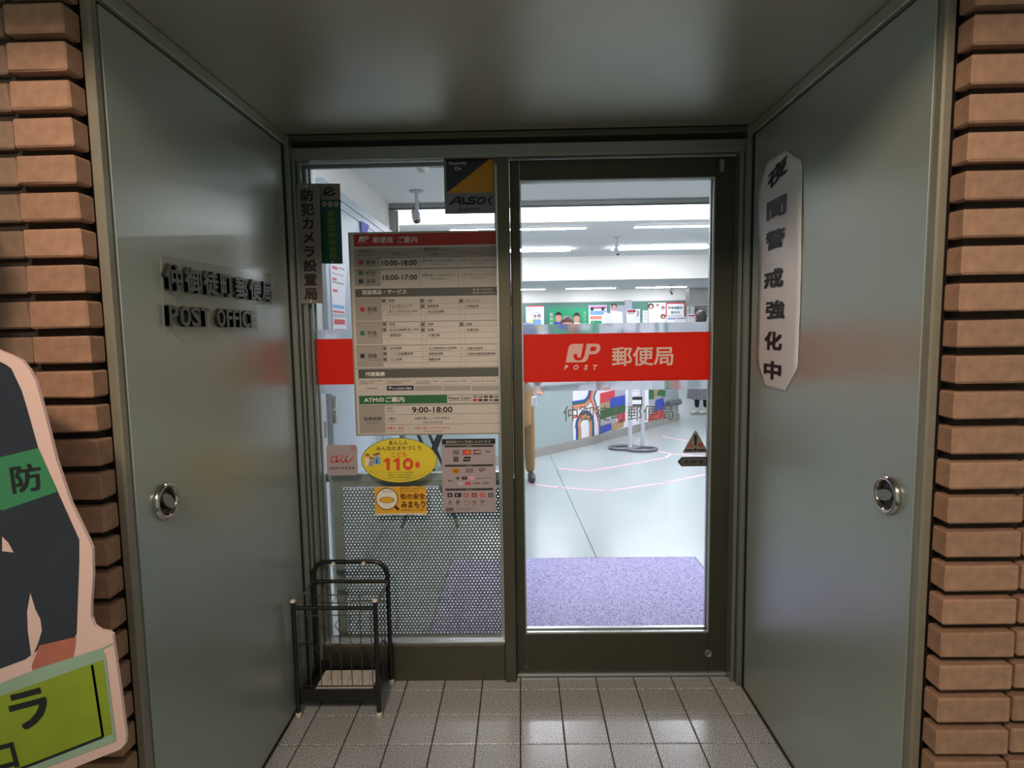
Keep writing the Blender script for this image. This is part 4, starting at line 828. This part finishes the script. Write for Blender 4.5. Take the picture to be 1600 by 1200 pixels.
# posters on the counter front: laid along its face, in metres (a along, z up)
def cpoint(a):
    L = 0
    for (x0, y0), (x1, y1) in zip(CB[1:], CB[2:]):
        d = math.hypot(x1-x0, y1-y0)
        if a <= L+d: t = (a-L)/d; return Vector((x0+(x1-x0)*t, y0+(y1-y0)*t, 0)), Vector((y1-y0, x0-x1, 0)).normalized()
        L += d
    return Vector((x1, y1, 0)), Vector((y1-y0, x0-x1, 0)).normalized()
def a_of(u, v):   # distance along the counter for a measured spot
    best = None
    for i in range(700):
        a = i*.005; p, n = cpoint(a); p = p-n*.02; d = p-CAMP; d.z = 0; uu = 800+CF*((Vector((p.x, p.y, .5))-CAMP).dot(_rt))/((Vector((p.x, p.y, .5))-CAMP).dot(_fw))
        if best is None or abs(uu-u) < best[0]: best = (abs(uu-u), a)
    return best[1]
class CP_:
    def __init__(s, label, a0, a1, z0, z1, m='poster_white'):
        s.a0, s.a1, s.z0, s.z1 = a0, a1, z0, z1; p, n = cpoint((a0+a1)/2); s.t = thing('counter_poster', label, 'poster', (p.x, p.y, z0)); s.m = m; s.ly = {}
        s.q([(0, 0), (1, 0), (1, 1), (0, 1)], m, .003, 'poster_sheet')
    def q(s, pts, m, off, nm='printed_shape'):
        out = []
        n_ = 5
        if len(pts) == 4 and nm == 'poster_sheet':
            for i in range(n_):
                for (fx, fz) in ((i/n_, 0), ((i+1)/n_, 0), ((i+1)/n_, 1), (i/n_, 1)): out.append(s.pt(fx, fz, off))
            s.ly.setdefault((nm, m), MB()).add(out, [(4*i, 4*i+1, 4*i+2, 4*i+3) for i in range(n_)]); return
        s.ly.setdefault((nm, m), MB()).add([s.pt(x, z, off) for x, z in pts], [tuple(range(len(pts)))])
    def pt(s, fx, fz, off):
        p, n = cpoint(s.a0+(s.a1-s.a0)*fx); p = p-n*(.02-off); return (p.x, p.y, s.z0+(s.z1-s.z0)*fz)
    def band(s, path, wd, m, off):   # curved stripe
        L = [Vector((x, z)) for x, z in path]; asp = (s.a1-s.a0)/(s.z1-s.z0)
        for a, b in zip(L, L[1:]):
            d = Vector(((b.x-a.x)*asp, b.y-a.y)).normalized(); nn = Vector((-d.y/asp, d.x))*wd/2
            s.q([tuple(a+nn-(b-a)*.04), tuple(b+nn+(b-a)*.04), tuple(b-nn+(b-a)*.04), tuple(a-nn-(b-a)*.04)], m, off)
    def done(s):
        for (nm, m), mb in s.ly.items(): obj(nm, mb, m, s.t)
A = [a_of(u, 640) for u in (895, 937, 978, 990, 1012, 1041)]
def curve(c, r, a0, a1, asp, n=8): return [(c[0]+r*math.cos(a0+(a1-a0)*i/n)/asp, c[1]+r*math.sin(a0+(a1-a0)*i/n)) for i in range(n+1)]
P1 = CP_('white counter poster with curving red, blue and green stripes', A[0], A[1], .10, .82)
asp = (A[1]-A[0])/.72
for i, m_ in enumerate(('poster_blue_deep', 'green_ink', 'poster_orange', 'poster_tan')):
    o_ = i*.035
    P1.band([(0, .62-o_), (.35, .62-o_)]+curve((.36, .78), .16+o_, -PI/2, 0, asp)+[(.36+(.16+o_)/asp, 1)], .036, m_, .004+i*.0004)
    P1.band([(.12+o_/asp, 0), (.12+o_/asp, .18)]+curve((.42, .20), .24-o_, PI, 0, asp)+[(.42+(.24-o_)/asp, 0)], .036, m_, .004+i*.0004)
    P1.band([(1, .92-o_)]+curve((1, .62), .28-o_, PI/2, PI*.98, asp)+[(.92+o_/asp/2, .28), (.98, 0)], .036, ('poster_red', 'poster_orange', 'poster_grey', 'green_ink')[i], .006+i*.0004)
P1.band([(0, .37), (.3, .38)], .03, 'poster_red', .005); P1.done()
P2 = CP_('counter poster of bright patchwork colours, left of the floor stand', A[1]+.004, A[2], .10, .80)
for m_, x0, x1, z0, z1 in [('poster_red', 0, .55, .52, .72), ('poster_grey', .55, 1, .52, .78), ('poster_tan', 0, .4, .34, .54), ('poster_blue_deep', .36, 1, .42, .60), ('green_bar', 0, 1, .22, .42), ('poster_grey', 0, .62, .12, .26), ('poster_red', .66, 1, .10, .28), ('poster_tan', .42, .9, 0, .14), ('poster_blue_deep', 0, .42, 0, .14), ('poster_white', 0, 1, .80, 1)]:
    P2.q([(x0, z0), (x1, z0+.02), (x1, z1+.02), (x0, z1)], m_, .004+.0003*len(P2.ly))
P2.done()
P3 = CP_('white counter poster partly hidden behind the floor stand', A[2]+.004, A[4]-.004, .10, .80); P3.q([(.2, .1), (.8, .1), (.8, .12), (.2, .12)], 'poster_grey', .004); P3.done()
P4 = CP_('green, tan and red counter poster near the rounded end', A[4], A[5], .10, .80, 'poster_grey')
P4.q([(0, .45), (0, 1), (.5, 1), (.3, .42)], 'green_bar', .004); P4.q([(.15, 1), (.6, 1), (.55, .5), (.35, .42)], 'poster_tan', .0045); P4.q([(.35, 1), (.75, 1), (.72, .68), (.55, .6)], 'poster_red', .005)
P4.q([(.6, 1), (1, 1), (1, .72), (.72, .78)], 'poster_white', .0054); P4.q([(.45, .5), (.9, .42), (.95, .55), (.6, .62)], 'green_bar', .0058); P4.q([(.3, .16), (.95, .16), (.8, .42), (.4, .40)], 'poster_blue_deep', .006); P4.q([(0, 0), (1, 0), (.8, .18), (0, .14)], 'poster_red', .0064); P4.done()
# floor stand in front of the counter
fsn = thing('floor_stand', 'white floor sign stand on two poles with a looped grey tube base', 'sign stand', (1.28, 6.68, 0))
for sx, sy in ((-.09, .05), (.09, -.05)):
    c_ = (1.27+sx, 6.66+sy); n = 24
    obj('base_loop', MB().tube([(c_[0]+.17*math.cos(2*PI*i/n), c_[1]+.11*math.sin(2*PI*i/n), .019) for i in range(n)], .018, 8, closed=True), 'tube_grey', fsn)
for x, y in ((1.232, 6.62), (1.400, 6.75)): obj('pole', MB().box(x-.022, x+.022, y-.012, y+.012, .03, .98, .003), 'pole_silver', fsn)
obj('sign_panel', MB().box(1.205, 1.470, 6.765, 6.785, .30, 1.10, .003), 'poster_white', fsn)
sl = MB().box(1.258, 1.392, 6.735, 6.7625, .50, .60); obj('leaflet_slot', sl, 'ink_black', fsn); obj('leaflets', MB().box(1.275, 1.38, 6.728, 6.7345, .515, .565), 'poster_white', fsn)
for z in (.66, .70, .74): obj('printed_rule', MB().box(1.27, 1.39, 6.7642, 6.7648, z, z+.006), 'poster_grey', fsn)
# pink floor tape
def tape(label, P_, wd=.028):
    t = thing('floor_tape', label, 'floor tape', (P_[0][0], P_[0][1], 0))
    for a, b in zip(P_, P_[1:]):
        d = Vector((b[0]-a[0], b[1]-a[1], 0)).normalized(); n = Vector((-d.y, d.x, 0))*wd/2; A_ = Vector((*a, .001)); B_ = Vector((*b, .001))
        obj('tape_strip', MB().slab([A_+n-d*.01, A_-n-d*.01, B_-n+d*.01, B_+n+d*.01], (0, 0, 1), .0008), 'tape_pink', t)
tape('long pink floor tape line nearest the entrance mat', [(.065, 5.207), (.327, 5.066), (.731, 4.945), (1.30, 5.20), (1.85, 5.55), (2.6, 6.0)])
tape('short pink floor tape line in front of the floor stand', [(.363, 5.785), (.650, 5.663), (1.25, 6.023), (1.538, 6.222), (1.641, 6.40), (1.52, 6.594)])
tape('pink floor tape branch running right from the bend', [(1.66, 6.385), (1.95, 6.28)]); tape('pink floor tape dash far right beyond the stand', [(1.80, 7.45), (2.10, 7.05), (2.30, 6.75)])
obj_j = struct('trim_9', MB().slab([(.28, 7.0, .0009), (.285, 7.0, .0009), (.446, 3.46, .0009), (.441, 3.46, .0009)], (0, 0, 1), .0008), 'dark_line')
# ---------------------------------------------------------------- far wall: green board and posters
gb = thing('display_board', 'long dark green display board along the far wall', 'display board', (1.9, 14.3, 1.0))
obj('board_panel', MB().box(-1.5, 4.0, 14.285, 14.318, 1.0, 2.02, .003), 'green_board', gb); obj('board_edge', MB().box(-1.5, 4.0, 14.27, 14.318, 2.0205, 2.045), 'rail_grey', gb)
def far(name, label, quad, m, Y=14.27):
    s = Sheet(('Y', Y), name, label, 'poster', th=.008, eps=.003); s.base(m, quad); return s
s = far('wall_poster', 'white poster with yellow and blue drawing, leftmost on the far board', (822, 479, 850, 530), 'poster_white')
s.rect('poster_red', 823, 477.5, 849, 479.3); s.text('bar_grey', '郵便局の', 823.5, 481, 834, 483.4); s.text('bar_grey', '保険相談窓口', 823.5, 484, 836, 486.4)
s.poly('poster_yellow', [(825, 505), (831, 498), (842, 506), (840, 516), (826, 514)]); s.arc('poster_blue', 838, 496, 7, 8, PI, 2*PI); s.ell('skin', 836, 495.5, 2.2, 2.6, lv=2); s.ell('skin', 842, 495, 2.2, 2.6, lv=2); s.arc('hair', 836, 494.5, 1.2, 2.5, PI, 2*PI, lv=3); s.arc('hair', 842, 494, 1.2, 2.5, PI, 2*PI, lv=3); s.poly('poster_blue', [(833, 499), (845, 499), (846, 508), (832, 508)], lv=2); s.done()
s = far('wall_poster', 'green poster with two suited men on the far board', (856, 481, 920, 535), 'poster_green')
for cx, cy_, cl in ((872.5, 497, 'poster_blue_deep'), (901, 498, 'skin')):
    s.poly(cl if cl != 'skin' else 'poster_white', [(cx-9, cy_+18), (cx-7, cy_+7), (cx, cy_+5), (cx+7, cy_+7), (cx+9, cy_+18)], lv=1); s.ell('skin', cx, cy_, 4.4, 6.6, lv=2); s.poly('hair', [(cx-5, cy_-1), (cx-4.8, cy_-6), (cx-2, cy_-9.5), (cx+2.5, cy_-9.5), (cx+5, cy_-6), (cx+5, cy_-1), (cx+3.8, cy_-4.5), (cx-3.5, cy_-4.5)], lv=3)
    for e in (-1.8, 1.8): s.ell('hair', cx+e, cy_-1, .8, .45, lv=3, n=8)
    s.rect('poster_red', cx-1.2, cy_+3, cx+1.2, cy_+3.6, lv=3)
s.column('print_white', '投資信託', 861.5, 6, 488, 516); s.column('print_white', 'コツコツ', 913, 5.6, 486, 507); s.done()
s = far('wall_poster', 'pink, blue and orange striped poster on the far board', (920, 477, 948, 530), 'poster_white')
s.rect('poster_pink', 920.5, 477.5, 947, 483); s.rect('poster_blue', 922, 485.5, 947, 492); s.rect('poster_orange', 922, 494, 940, 499); s.rect('poster_green', 923, 501, 940, 507); s.done()
s = far('wall_poster', 'pale lavender poster with a portrait on the far board', (953, 477, 979, 530), 'poster_grey')
s.ell('hair', 959.5, 478.6, 4.4, 4.2, lv=1); s.ell('skin', 959.5, 479.6, 3, 3.2, lv=2); s.poly('poster_pink', [(955, 488), (957, 483.5), (962, 483.5), (966, 488)], lv=2); s.done()
s = far('wall_poster', 'white poster with four small round portraits on the far board', (1013, 473, 1040, 530), 'poster_white')
for cx, cy_, r_ in ((1017, 478.5, 4.8), (1027.5, 477, 2.2), (1036, 481, 2.8), (1036, 494.5, 4)): s.ell('hair', cx, cy_, r_, r_, lv=1, n=16); s.ell('skin', cx, cy_+r_*.2, r_*.6, r_*.7, lv=2, n=12)
s.text('poster_grey', 'お問い合わせ', 1021, 488, 1031, 490); s.text('poster_grey', 'ください', 1021, 491.5, 1031, 493.5); s.done()
s = far('wall_poster', 'red-edged poster in green lettering at the right of the far board', (1040.5, 473, 1070, 502), 'poster_red')
s.rect('poster_white', 1042, 475, 1068.5, 501); s.text('green_ink', '年金相談会', 1043.5, 478.5, 1066.5, 483, .03, lv=2); s.text('green_ink', '受付中', 1048, 486, 1062, 490.5, .03, lv=2); s.rect('poster_grey', 1044, 493, 1066, 494, lv=2); s.done()
s = far('wall_poster', 'cream-edged sheet with two blue headings below the red-edged poster', (1039, 495, 1073, 520), 'tray_white', 14.15)
s.rect('poster_white', 1042.5, 497, 1056, 515); s.rect('poster_white', 1058, 497, 1071.5, 515); s.rect('poster_blue_deep', 1043, 497.5, 1055.5, 498.8, lv=2); s.rect('poster_blue_deep', 1058.5, 497, 1071, 498.2, lv=2); s.done()
cabn = thing('wall_cabinet', 'grey wall cabinet hanging high on the right of the hall', 'cabinet', (3.4, 11.5, 1.8))
obj('cabinet_body', MB().box(3.27, 4.6, 11.5, 11.75, 1.86, 2.15, .005), 'rail_grey', cabn); obj('cabinet_lip', MB().box(3.27, 4.6, 11.47, 11.75, 1.81, 1.857, .004), 'skirting', cabn)
sh_ = thing('dark_shelving', 'dark shelf bay below the grey wall cabinet', 'shelving', (4.2, 13.9, 0))
obj('shelf_back', MB().box(4.06, 5.3, 14.2, 14.3, 0, 1.95), 'skirting', sh_)
for x in (4.06, 4.45, 4.62, 4.9): obj('shelf_upright', MB().box(x, x+.03, 13.9, 14.195, 0, 1.95), 'counter_grey', sh_)
for z in (.5, 1.0, 1.5): obj('shelf_board', MB().box(4.095, 5.3, 13.95, 14.19, z, z+.03), 'counter_grey', sh_)
s = Sheet(('Y', 13.88), 'wall_notice', 'white notice with a red heading below the grey wall cabinet at the far right', 'notice', th=.01, eps=.003)
s.base('poster_white', (1074, 490, 1113, 530)); s.rect('poster_red', 1075.5, 492, 1108, 494); s.rect('poster_grey', 1077, 496.5, 1079, 498); s.done()
# things standing on the counter: clip stand, calendar, grey terminal post
cl = thing('clip_stand', 'clear sheets hanging from a thin clip stand on the counter', 'clip stand', (1.3, 8.25, .9))
for x in (1.02, 1.17): obj('stand_rod', MB().tube([(x, 8.25, .9), (x, 8.25, 1.675)], .006, 8), 'pole_silver', cl)
obj('stand_bar', MB().tube([(1.0, 8.25, 1.68), (1.2, 8.25, 1.685)], .006, 8), 'dark_line', cl)
for x in (1.0, 1.15): obj('clip', MB().box(x-.018, x+.018, 8.235, 8.265, 1.645, 1.69, .004), 'ink_black', cl)
obj('hanging_sheet', MB().slab([(1.16, 8.22, 1.62), (1.25, 8.22, 1.60), (1.30, 8.24, 1.40), (1.20, 8.24, 1.36), (1.15, 8.23, 1.4)], (0, -1, 0), .002), 'poster_white', cl)
obj('hanging_sheet', MB().slab([(1.26, 8.26, 1.64), (1.42, 8.25, 1.62), (1.44, 8.24, 1.35), (1.28, 8.24, 1.35)], (0, -1, 0), .002), 'poster_white', cl)
s = Sheet(('Y', 8.05), 'calendar', 'white calendar page with a red heading and a figure 3', 'calendar', th=.01, eps=.003)
s.base('poster_white', (979, 483, 1000, 570.5)); s.rect('poster_red', 980.5, 484.5, 991, 487); s.rect('navy', 980, 484, 993, 488, lv=0.5); s.rect('pink_ink', 981, 489.5, 991, 490.5); s.text('text_grey', '3', 994.5, 485.5, 998, 494, lv=2); s.done()
tp = thing('terminal_post', 'blue-grey box on a thin post behind the calendar', 'terminal', (1.58, 8.7, 0)); a = at(977, 469, Y=8.7); b = at(987, 484, Y=8.7)
obj('box', MB().box(a.x, b.x, 8.66, 8.76, b.z, a.z, .006), 'poster_grey', tp); obj('post', MB().tube([((a.x+b.x)/2, 8.71, 0), ((a.x+b.x)/2, 8.71, b.z)], .012, 8), 'pole_silver', tp)
s = Sheet(('Y', 8.16), 'price_sheet', 'small pale sheet standing right of the calendar', 'notice', th=.006, eps=.003)
s.base('poster_white', (1004, 485, 1012, 569.5)); s.text('text_grey', '料金', 1006, 487.5, 1010, 490); s.rect('poster_grey', 1006, 493, 1010, 494); s.rect('poster_grey', 1006, 498, 1010, 499); s.done()
# ---------------------------------------------------------------- people in the hall
def head(t, c, r, hairm, face, long_hair=False):
    c = Vector(c); f = Vector(face).normalized(); sd = Vector((-f.y, f.x, 0)); upv = Vector((0, 0, 1))
    mb = MB().ball((0, 0, 0), r, 20, (.80, .92, 1.12)); 
    def tr(v): v = Vector(v); return c+sd*v.x+f*v.y+upv*v.z
    mb.v = [tuple(tr((v[0], v[1]*(1 if v[2] > -r*.4 else .92), v[2]))) for v in mb.v]
    mb.add([tr(v) for v in ((-.012, r*.84, .01), (.012, r*.84, .01), (.016, r*.86, -.03), (-.016, r*.86, -.03), (0, r*1.12, -.022))], [(0, 1, 4), (1, 2, 4), (2, 3, 4), (3, 0, 4)])
    for q in (-1, 1): mb.ball(tr((q*r*.80, 0, -.01)), .022, 8, (.5, .8, 1.2))
    obj('head', mb, 'skin', t)
    fe = MB()
    for q in (-1, 1): fe.ball(tr((q*.03, r*.87, .012)), .009, 8)
    obj('eyes', fe, 'hair', t); obj('mouth', MB().ball(tr((0, r*.84, -.055)), .016, 8, (1.2, .6, .4)), 'poster_red', t)
    hb = MB().ball((0, 0, 0), r*1.1, 22, (.86, .96, 1.12)); hv = []
    for v in hb.v:
        v = Vector(v)
        if v.y > r*.35 and v.z < r*.45: v *= .78
        elif v.z < -r*.35 and not long_hair: v *= .8
        elif v.z < -r*.2 and long_hair: v.z *= 1.25
        hv.append(tuple(tr(v+Vector((0, -.008, .012)))))
    hb.v = hv; obj('hair', hb, hairm, t)
def hand(t, w_, d, side, closed=.5):
    w_ = Vector(w_); d = Vector(d).normalized(); s_ = Vector(side).normalized(); n = d.cross(s_)
    nodes = {'w': (w_, (.024, .018)), 'p': (w_+d*.045, (.034, .015)), 'k': (w_+d*.08, (.034, .014))}; mb = skin(nodes, [('w', 'p'), ('p', 'k')], 1)
    for i, (o_, L) in enumerate(((-.03, .062), (-.01, .072), (.011, .068), (.03, .054))):
        b = w_+d*.072+s_*o_; nn = {'a': (b, .0088), 'b': (b+d*L*.45+n*.008, .0084), 'c': (b+d*L*.75+n*.026*closed*2, .0078), 'd': (b+d*L*.9+n*.05*closed*2, .0065)}
        m2 = skin(nn, [('a', 'b'), ('b', 'c'), ('c', 'd')], 1); mb.add(m2.v, m2.f, True)
    b = w_+d*.03-s_*.024; m2 = skin({'a': (b, .011), 'b': (b-s_*.026+d*.025, .0105), 'c': (b-s_*.032+d*.052+n*.012, .008)}, [('a', 'b'), ('b', 'c')], 1); mb.add(m2.v, m2.f, True)
    return mb
# man by the counter, mostly behind the door frame
mt = thing('person', 'person in khaki trousers and long khaki top standing behind the door frame, left', 'person', (-.02, 5.35, 0))
T_ = {'pel': ((-.05, 5.36, .90), .15), 'bel': ((-.05, 5.36, 1.08), .14), 'che': ((-.06, 5.37, 1.28), .165), 'nk': ((-.07, 5.37, 1.45), .07), 'sr': ((.09, 5.36, 1.39), .075), 'er': ((.155, 5.33, 1.13), .052), 'wr': ((.125, 5.22, .93), .04), 'sl': ((-.23, 5.38, 1.39), .07), 'el': ((-.29, 5.40, 1.12), .05), 'wl': ((-.27, 5.32, .93), .038)}
obj('jacket', skin(T_, [('pel', 'bel'), ('bel', 'che'), ('che', 'nk'), ('che', 'sr'), ('sr', 'er'), ('er', 'wr'), ('che', 'sl'), ('sl', 'el'), ('el', 'wl')]), 'slate_cloth', mt)
L_ = {'p': ((-.05, 5.36, .93), .135), 'hr': ((.035, 5.36, .82), .085), 'kr': ((.062, 5.35, .47), .062), 'ar': ((.072, 5.36, .06), .046), 'hl': ((-.12, 5.28, .82), .085), 'kl': ((-.06, 5.16, .47), .062), 'al': ((-.028, 5.10, .06), .046)}
obj('trousers', skin(L_, [('p', 'hr'), ('hr', 'kr'), ('kr', 'ar'), ('p', 'hl'), ('hl', 'kl'), ('kl', 'al')]), 'khaki', mt)
C_ = {'a': ((-.02, 5.345, .97), .135), 'b': ((-.01, 5.35, .80), .125), 'c': ((.01, 5.35, .56), .098), 'd': ((.015, 5.35, .49), .100)}
obj('long_shirt', skin(C_, [('a', 'b'), ('b', 'c'), ('c', 'd')]), 'khaki_light', mt)
B_ = {'w': ((.125, 5.215, .94), .028), 'e': ((.15, 5.32, 1.1), .036), 's': ((.08, 5.36, 1.36), .045), 'c': ((-.06, 5.37, 1.34), .08), 'n': ((-.075, 5.36, 1.47), .05), 'h': ((-.085, 5.35, 1.55), .06), 's2': ((-.22, 5.38, 1.36), .045), 'e2': ((-.28, 5.40, 1.1), .036), 'w2': ((-.27, 5.31, .90), .028)}
bd = skin(B_, [('c', 'n'), ('n', 'h'), ('c', 's'), ('s', 'e'), ('e', 'w'), ('c', 's2'), ('s2', 'e2'), ('e2', 'w2')])
h1 = hand(mt, (.125, 5.205, .93), (.28, -.25, -.9), (.8, .5, .1)); bd.add(h1.v, h1.f, True); h2 = hand(mt, (-.27, 5.30, .90), (0, -.2, -1), (1, 0, 0)); bd.add(h2.v, h2.f, True); obj('body', bd, 'skin', mt)
head(mt, (-.09, 5.34, 1.63), .105, 'hair', (.5, .85, 0))
for nm, x, y in (('shoe', .078, 5.32), ('shoe', -.022, 5.06)):
    obj(nm, skin({'a': ((x, y+.07, .042), .038), 'b': ((x+.005, y-.03, .036), .040), 'c': ((x+.01, y-.12, .030), .030)}, [('a', 'b'), ('b', 'c')], 2), 'shoe_dark', mt)
hp_ = thing('face_mask', 'small white bundle held in the hand of the person at the left', 'paper', (.12, 5.17, .75)); obj('folded_paper', MB().box(.085, .135, 5.15, 5.17, .715, .80, .008), 'poster_white', hp_)
# woman at the right end of the counter
wn = thing('person', 'person in a long pleated grey skirt and white shoes at the right, beyond the counter', 'person', (2.88, 9.45, 0))
sk = MB(); n = 56; prof = [(.15, .98), (.20, .85), (.235, .55), (.27, .245)]
vs = []; 
for r_, z in prof:
    for k_ in range(n): rr_ = r_*(1+(.05 if k_ % 2 else -.05)*(1.0-z)); vs.append((2.90+rr_*math.cos(2*PI*k_/n)*.78, 9.45+rr_*.7*math.sin(2*PI*k_/n), z))
sk.add(vs, [(i*n+k_, i*n+(k_+1) % n, (i+1)*n+(k_+1) % n, (i+1)*n+k_) for i in range(3) for k_ in range(n)]); o = obj('pleated_skirt', sk, 'skirt_grey', wn); sm = o.modifiers.new('thick', 'SOLIDIFY'); sm.thickness = .006
T_ = {'pel': ((2.90, 9.45, .98), .12), 'che': ((2.88, 9.44, 1.24), .13), 'nk': ((2.87, 9.44, 1.38), .055), 'sr': ((3.02, 9.45, 1.32), .055), 'er': ((3.07, 9.42, 1.08), .042), 'wr': ((2.97, 9.28, 1.02), .034), 'sl': ((2.74, 9.44, 1.32), .055), 'el': ((2.69, 9.42, 1.08), .042), 'wl': ((2.78, 9.28, 1.02), .034)}
ed = [('pel', 'che'), ('che', 'nk'), ('che', 'sr'), ('sr', 'er'), ('er', 'wr'), ('che', 'sl'), ('sl', 'el'), ('el', 'wl')]
obj('blouse', skin(T_, ed), 'poster_grey', wn)
bd = skin({'c': ((2.87, 9.44, 1.34), .05), 'n': ((2.865, 9.44, 1.42), .045), 'h': ((2.86, 9.44, 1.47), .05)}, [('c', 'n'), ('n', 'h')])
for x in (2.83, 2.97):
    q = skin({'a': ((x, 9.44, .6), .07), 'b': ((x, 9.44, .35), .055), 'c': ((x, 9.44, .09), .035)}, [('a', 'b'), ('b', 'c')]); obj('sock', q, 'sock_dark', wn)
    obj('shoe', skin({'a': ((x+.01, 9.47, .05), .042), 'b': ((x-.04, 9.42, .038), .044), 'c': ((x-.12, 9.37, .026), .028)}, [('a', 'b'), ('b', 'c')]), 'shoe_white', wn)
for sd_, wx in ((1, 2.97), (-1, 2.78)):
    h1 = hand(wn, (wx, 9.27, 1.02), (-.4*sd_, -.9, 0), (0, 0, 1)); bd.add(h1.v, h1.f, True)
obj('body', bd, 'skin', wn); head(wn, (2.86, 9.43, 1.535), .098, 'hair', (-.6, .8, 0), True)
# clerk behind the counter
ck = thing('person', 'seated clerk with reddish-brown hair behind the counter, before the green poster', 'person', (.72, 9.0, 0))
T_ = {'pel': ((.72, 9.02, .62), .14), 'che': ((.72, 9.0, 1.08), .14), 'nk': ((.71, 8.99, 1.27), .055), 'sr': ((.88, 9.0, 1.20), .06), 'er': ((.95, 8.92, .98), .044), 'wr': ((.84, 8.74, .95), .036), 'sl': ((.56, 9.0, 1.20), .06), 'el': ((.48, 8.92, .98), .044), 'wl': ((.60, 8.74, .95), .036)}
obj('cardigan', skin(T_, ed), 'red_cloth', ck)
bd = skin({'c': ((.715, 9.0, 1.22), .05), 'n': ((.71, 8.99, 1.31), .045), 'h': ((.71, 8.98, 1.37), .05)}, [('c', 'n'), ('n', 'h')])
for sd_, wx in ((1, .84), (-1, .60)): h1 = hand(ck, (wx, 8.73, .95), (-.4*sd_, -.9, 0), (1, 0, 0)); bd.add(h1.v, h1.f, True)
obj('body', bd, 'skin', ck)
obj('legs', skin({'p': ((.72, 9.02, .60), .14), 'a': ((.63, 8.98, .54), .09), 'b': ((.60, 8.62, .52), .065), 'c': ((.60, 8.62, .08), .045), 'a2': ((.81, 8.98, .54), .09), 'b2': ((.84, 8.62, .52), .065), 'c2': ((.84, 8.62, .08), .045)}, [('p', 'a'), ('a', 'b'), ('b', 'c'), ('p', 'a2'), ('a2', 'b2'), ('b2', 'c2')]), 'navy', ck)
head(ck, (.71, 8.97, 1.455), .105, 'hair_red', (-.1, -1, -.1), True)
st_ = thing('clerk_stool', 'swivel stool under the seated clerk', 'stool', (.72, 9.05, 0))
obj('stool_seat', MB().lathe((.72, 9.05, .38), (0, 0, 1), [(.0005, 0), (.18, .0), (.19, .03), (.17, .055), (.0005, .06)], 24), 'navy', st_); obj('stool_column', MB().tube([(.72, 9.05, .03), (.72, 9.05, .38)], .025), 'chrome', st_); obj('stool_base', MB().lathe((.72, 9.05, 0), (0, 0, 1), [(.0005, 0), (.2, 0), (.2, .02), (.03, .04)], 24), 'chrome', st_)
# prints too small to pick apart stay joined
for o in COL.objects:
    if o.parent and 'kind' not in o and o.name.split('.')[0] in ('small_print', 'rule', 'logo', 'lettering', 'lettering_gap', 'dash', 'tick_box', 'tick_mark', 'cell', 'card_mark', 'printed_shape', 'figure_drawing', 'shaded_cell', 'emblem', 'header_bar', 'colour_square', 'rule_bar', 'lens_drawing', 'cell_ground', 'printed_block', 'exclamation', 'printed_gap', 'sign_rule', 'screw', 'printed_line', 'printed_eye', 'printed_eyebrow'):
        o['kind'] = 'stuff'
